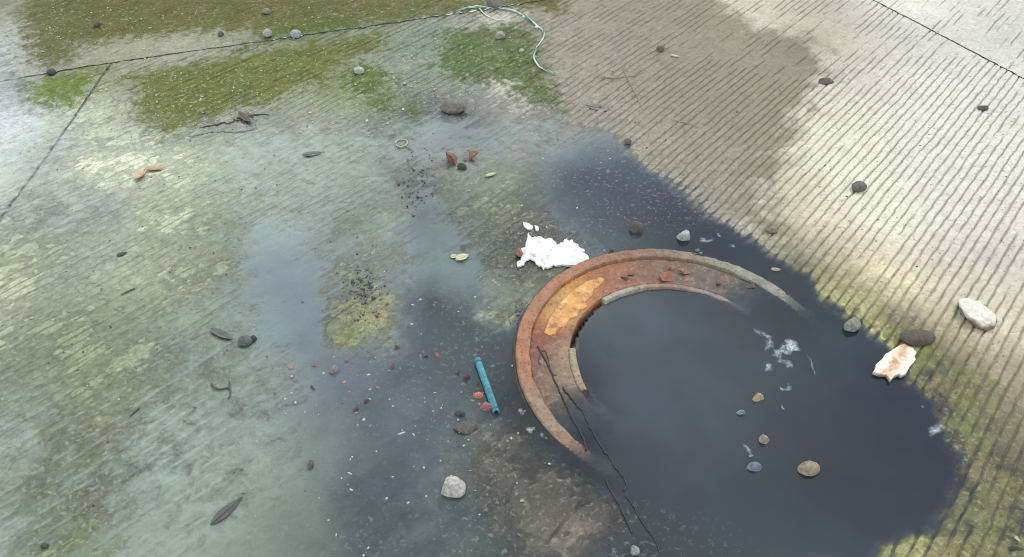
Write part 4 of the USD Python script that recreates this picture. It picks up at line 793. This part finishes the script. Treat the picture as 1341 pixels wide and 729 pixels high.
# blue plastic tube
mat('teal_plastic', {'tc': ('texture_coordinate', {}), 'n': ('noise_texture', {'scale': 70, 'detail': 6, 'roughness': .7}), 'r': ('rgb_ramp', {'ramp': [(.34, (.02, .06, .07)), (.48, (.015, .145, .18)), (.68, (.04, .24, .28))]}), 'q': ('map_range', {'from_min': .3, 'from_max': .7, 'to_min': .08, 'to_max': .4}), 'p': ('principled_bsdf', {'coat_weight': .4})},
    [('tc.object', 'n.vector'), ('n.fac', 'r.fac'), ('r.color', 'p.base_color'), ('n.fac', 'q.value'), ('q.result', 'p.roughness')])
mat('navy_plastic', {'p': ('principled_bsdf', {'base_color': (.02, .075, .11), 'roughness': .3})}, [])
pa, pb = at(625, 468, .012), at(650, 538, .010); L = np.linalg.norm(pb - pa)
R0 = 8.2 * mpp(637, 503) / 2 * 1.15
prof = np.array([[R0 * .74, 0], [R0 * .94, 0], [R0, L * .012], [R0, L * .988], [R0 * .94, L], [R0 * .74, L], [R0 * .74, 0]])
tb = trimesh.creation.revolve(prof, sections=8)
M = trimesh.geometry.align_vectors([0, 0, 1], (pb - pa) / L); tb.apply_transform(M)
x = xf('plastic_tube', (pa[0], pa[1], max(0, rest(pa[0], pa[1])) + R0 * .8), 'shiny teal plastic tube lying beside the rusty rim', 'tube')
obj('barrel', tb, 'teal_plastic', str(x.GetPath()), smooth=False)
for e, tt in ((0, .055), (1, .93)):
    rg = trimesh.creation.revolve(np.array([[R0 * 1.0, 0], [R0 * 1.05, 0], [R0 * 1.05, L * .022], [R0 * 1.0, L * .022], [R0, 0]]), sections=40); rg.apply_translation([0, 0, L * tt]); rg.apply_transform(M)
    obj('collar', rg, 'navy_plastic', str(x.GetPath()), smooth=30)

# white foam on the puddle
mat('foam_film', {'g': ('geometry', {}), 'fa': ('attribute', {'attribute': 'film'}), 'fm': ('math', {'math_type': 'multiply'}), 'n': ('noise_texture', {'scale': 150, 'detail': 6, 'roughness': .7}), 'r': ('map_range', {'from_min': .35, 'from_max': .65, 'to_min': .0, 'to_max': .36, 'clamp': True}), 'd': ('principled_bsdf', {'base_color': (.36, .40, .43), 'roughness': .35}), 't': ('transparent_bsdf', {}), 'm': ('mix_closure', {})},
    [('g.position', 'n.vector'), ('n.fac', 'r.value'), ('r.result', 'fm.value1'), ('fa.fac', 'fm.value2'), ('fm.value', 'm.fac'), ('t.BSDF', 'm.closure1'), ('d.BSDF', 'm.closure2')], surface='m.closure')
def foam(label, paths, blobs, seed):
    """patches of thin scum lying on the water: ribbons and ragged discs that thin out at their edges"""
    r = np.random.default_rng(seed); V, F, A, o = [], [], [], 0
    def patch(v, f, a):
        nonlocal o
        V.append(v); F.append(f + o); A.append(a); o += len(v)
    for px, rad in paths:
        q = spline(px, 60, .0, jit=.016, seed=seed); t = np.gradient(q, axis=0); t /= np.linalg.norm(t, axis=1, keepdims=True)
        n = np.stack([-t[:, 1], t[:, 0], 0 * t[:, 0]], 1); w = rad * 2.0 * (.3 + 1.3 * meshkit.noise(np.c_[q[:, :2] * 130, q[:, 2:]], seed))
        v = np.concatenate([np.c_[(q + n * (k * w)[:, None])[:, :2], np.full(60, .0007 + .0002 * (1 - abs(k)))] for k in (-1, 0, 1)])
        i = np.arange(180).reshape(3, 60); f = np.stack([i[:-1, :-1].ravel(), i[:-1, 1:].ravel(), i[1:, 1:].ravel(), i[1:, :-1].ravel()], 1)[:, ::-1]
        patch(v, np.vstack([f[:, [0, 1, 2]], f[:, [0, 2, 3]]]), np.r_[np.zeros(60), np.sin(np.linspace(.1, 3.04, 60)), np.zeros(60)])
    for bx, by, w, n in blobs:
        c = at(bx, by)
        for _ in range(max(2, n // 9)):
            R = w * mpp(bx, by) * r.uniform(.5, 1.3); p = c + np.r_[r.normal(0, .6 * w * mpp(bx, by), 2), 0]; th = np.linspace(0, 2 * np.pi, 25)[:-1]
            rr = R * (.55 + .9 * meshkit.noise(np.stack([np.cos(th) * 2 + bx + _, np.sin(th) * 2, 0 * th], 1), seed))
            z = .0009 + .00012 * _ + .0
            v = np.vstack([[p[0], p[1], z + .0006], np.c_[p[0] + .5 * rr * np.cos(th), p[1] + .5 * rr * np.sin(th), np.full(24, z + .0004)], np.c_[p[0] + rr * np.cos(th), p[1] + rr * np.sin(th), np.full(24, z)]])
            i = np.arange(24); j = (i + 1) % 24
            f = np.vstack([np.stack([0 * i, 1 + i, 1 + j], 1), np.stack([1 + i, 25 + i, 25 + j], 1), np.stack([1 + i, 25 + j, 1 + j], 1)])
            patch(v, f, np.r_[1, np.full(24, .75), np.zeros(24)])
    p = obj('foam', (np.vstack(V), np.vstack(F)), 'foam_film', smooth=True, film=np.repeat(np.concatenate(A)[:, None], 3, 1)); tag(p, label, 'foam', None, 'stuff')
foam('white bubbly foam wisp floating on the dark puddle', [([(989, 430), (996, 436), (1006, 442), (1006, 451), (1001, 459)], .0040), ([(1027, 452), (1021, 460), (1017, 468)], .005), ([(1004, 475), (1006, 482), (1009, 487)], .006), ([(1027, 450), (1035, 446), (1042, 452), (1043, 458)], .004), ([(1056, 463), (1062, 474), (1068, 492)], .0012)],
     [(1036, 455, 6, 90), (1030, 461, 4, 40), (1020, 463, 5, 25), (1007, 480, 3, 20), (1033, 475, 6, 22)], 3)
foam('faint white foam streak near the middle of the puddle', [([(975, 579), (979, 588), (984, 596)], .0022), ([(1022, 508), (1030, 510), (1034, 502)], .0022), ([(1024, 530), (1026, 538)], .0015)], [(984, 597, 2, 10), (1023, 509, 2, 10)], 5)
foam('thin white scum by the right shore of the puddle', [([(1215, 563), (1225, 562), (1238, 557)], .004), ([(1218, 572), (1222, 566), (1232, 565)], .003)], [(1226, 563, 5, 25), (1207, 533, 2, 6)], 7)
foam('white scum flecks above the sunken right rim end', [([(921, 311), (928, 316), (934, 312)], .0025), ([(955, 322), (962, 323)], .002), ([(940, 305), (944, 312)], .002)], [(925, 314, 4, 16), (958, 322, 3, 10), (914, 330, 4, 12)], 8)
foam('white scum dabs round the lower left frame rim', [([(690, 560), (698, 566)], .003), ([(676, 478), (678, 488)], .003), ([(679, 538), (686, 541)], .0025)], [(694, 561, 4, 22), (677, 480, 3, 18), (683, 539, 3, 14), (712, 573, 3, 10)], 9)

# ------------------------------------------------------------------ loose grit: too many to count
def grit(name, label, n, mats, size, boxes, seed):
    r = np.random.default_rng(seed); ms = []
    protos = [rock(1, .8, .55, 300 + k, .6, 1) for k in range(6)]
    V, F, o = [], [], 0
    cnt = 0
    while cnt < n:
        bx = boxes[r.integers(len(boxes))]
        px, py = r.normal(bx[0], bx[2]), r.normal(bx[1], bx[3])
        if not (-80 < px < 1420 and -10 < py < 800): continue
        p = at(px, py); b = rest(p[0], p[1])
        if b < -.016 or np.hypot(*(p[:2] - MC)) < MR + .004: continue
        sc = size * np.exp(np.clip(r.normal(0, .5), -1.2, .75)); m = protos[r.integers(6)]
        a = r.uniform(0, 6.28); R = np.array([[math.cos(a), -math.sin(a), 0], [math.sin(a), math.cos(a), 0], [0, 0, 1]])
        V.append((m.vertices * sc * np.exp(r.normal(0, .3, 3))) @ R.T + [p[0], p[1], max(b, -.001) - .0006]); F.append(m.faces + o); o += len(m.vertices); cnt += 1
    p = obj(name, (np.vstack(V), np.vstack(F)), mats, smooth=40); tag(p, label, 'grit', None, 'stuff')
stone_mat('pale_grit', (.20, .20, .18), (.50, .50, .45), .6, 300); stone_mat('dark_grit', (.018, .018, .015), (.075, .07, .055), .6, 20); stone_mat('red_grit', (.14, .06, .045), (.32, .15, .10), .7, 20); stone_mat('yellow_grit', (.30, .30, .15), (.52, .50, .30), .7, 20)
wide = [(300, 600, 220, 120), (500, 620, 120, 90), (600, 200, 90, 60), (450, 520, 120, 90), (300, 60, 200, 50), (500, 560, 90, 110), (620, 470, 50, 50), (780, 260, 60, 50)]
grit('pale_grit', 'tiny pale grit scattered over the wet shallows', 480, 'pale_grit', .0032, wide, 1)
grit('yellow_grit', 'yellowish grit flecks caught in the green algae', 800, 'yellow_grit', .0034, [(300, 110, 120, 35), (420, 80, 100, 40), (220, 130, 60, 35), (600, 80, 80, 50), (120, 40, 80, 25), (320, 160, 60, 20)], 2)
grit('dark_grit', 'dark grit specks over the pale left concrete', 800, 'dark_grit', .0027, [(300, 200, 120, 50), (330, 300, 140, 60), (250, 450, 150, 90), (545, 240, 14, 30), (480, 375, 14, 18), (680, 420, 8, 14), (1000, 150, 180, 80), (800, 150, 60, 50), (850, 260, 50, 30)], 3)
grit('dark_moss', 'black debris clump in the film beside the yellow patch', 420, 'dark_grit', .0042, [(549, 238, 10, 24), (549, 250, 9, 18), (480, 372, 11, 10), (472, 388, 16, 16), (321, 156, 9, 5), (684, 418, 4, 8), (800, 330, 1, 1)], 4)
grit('red_grit', 'small red brick specks round the blue tube', 90, 'red_grit', .0042, [(600, 490, 40, 25), (480, 500, 50, 30), (600, 205, 12, 8), (625, 525, 10, 14)], 5)
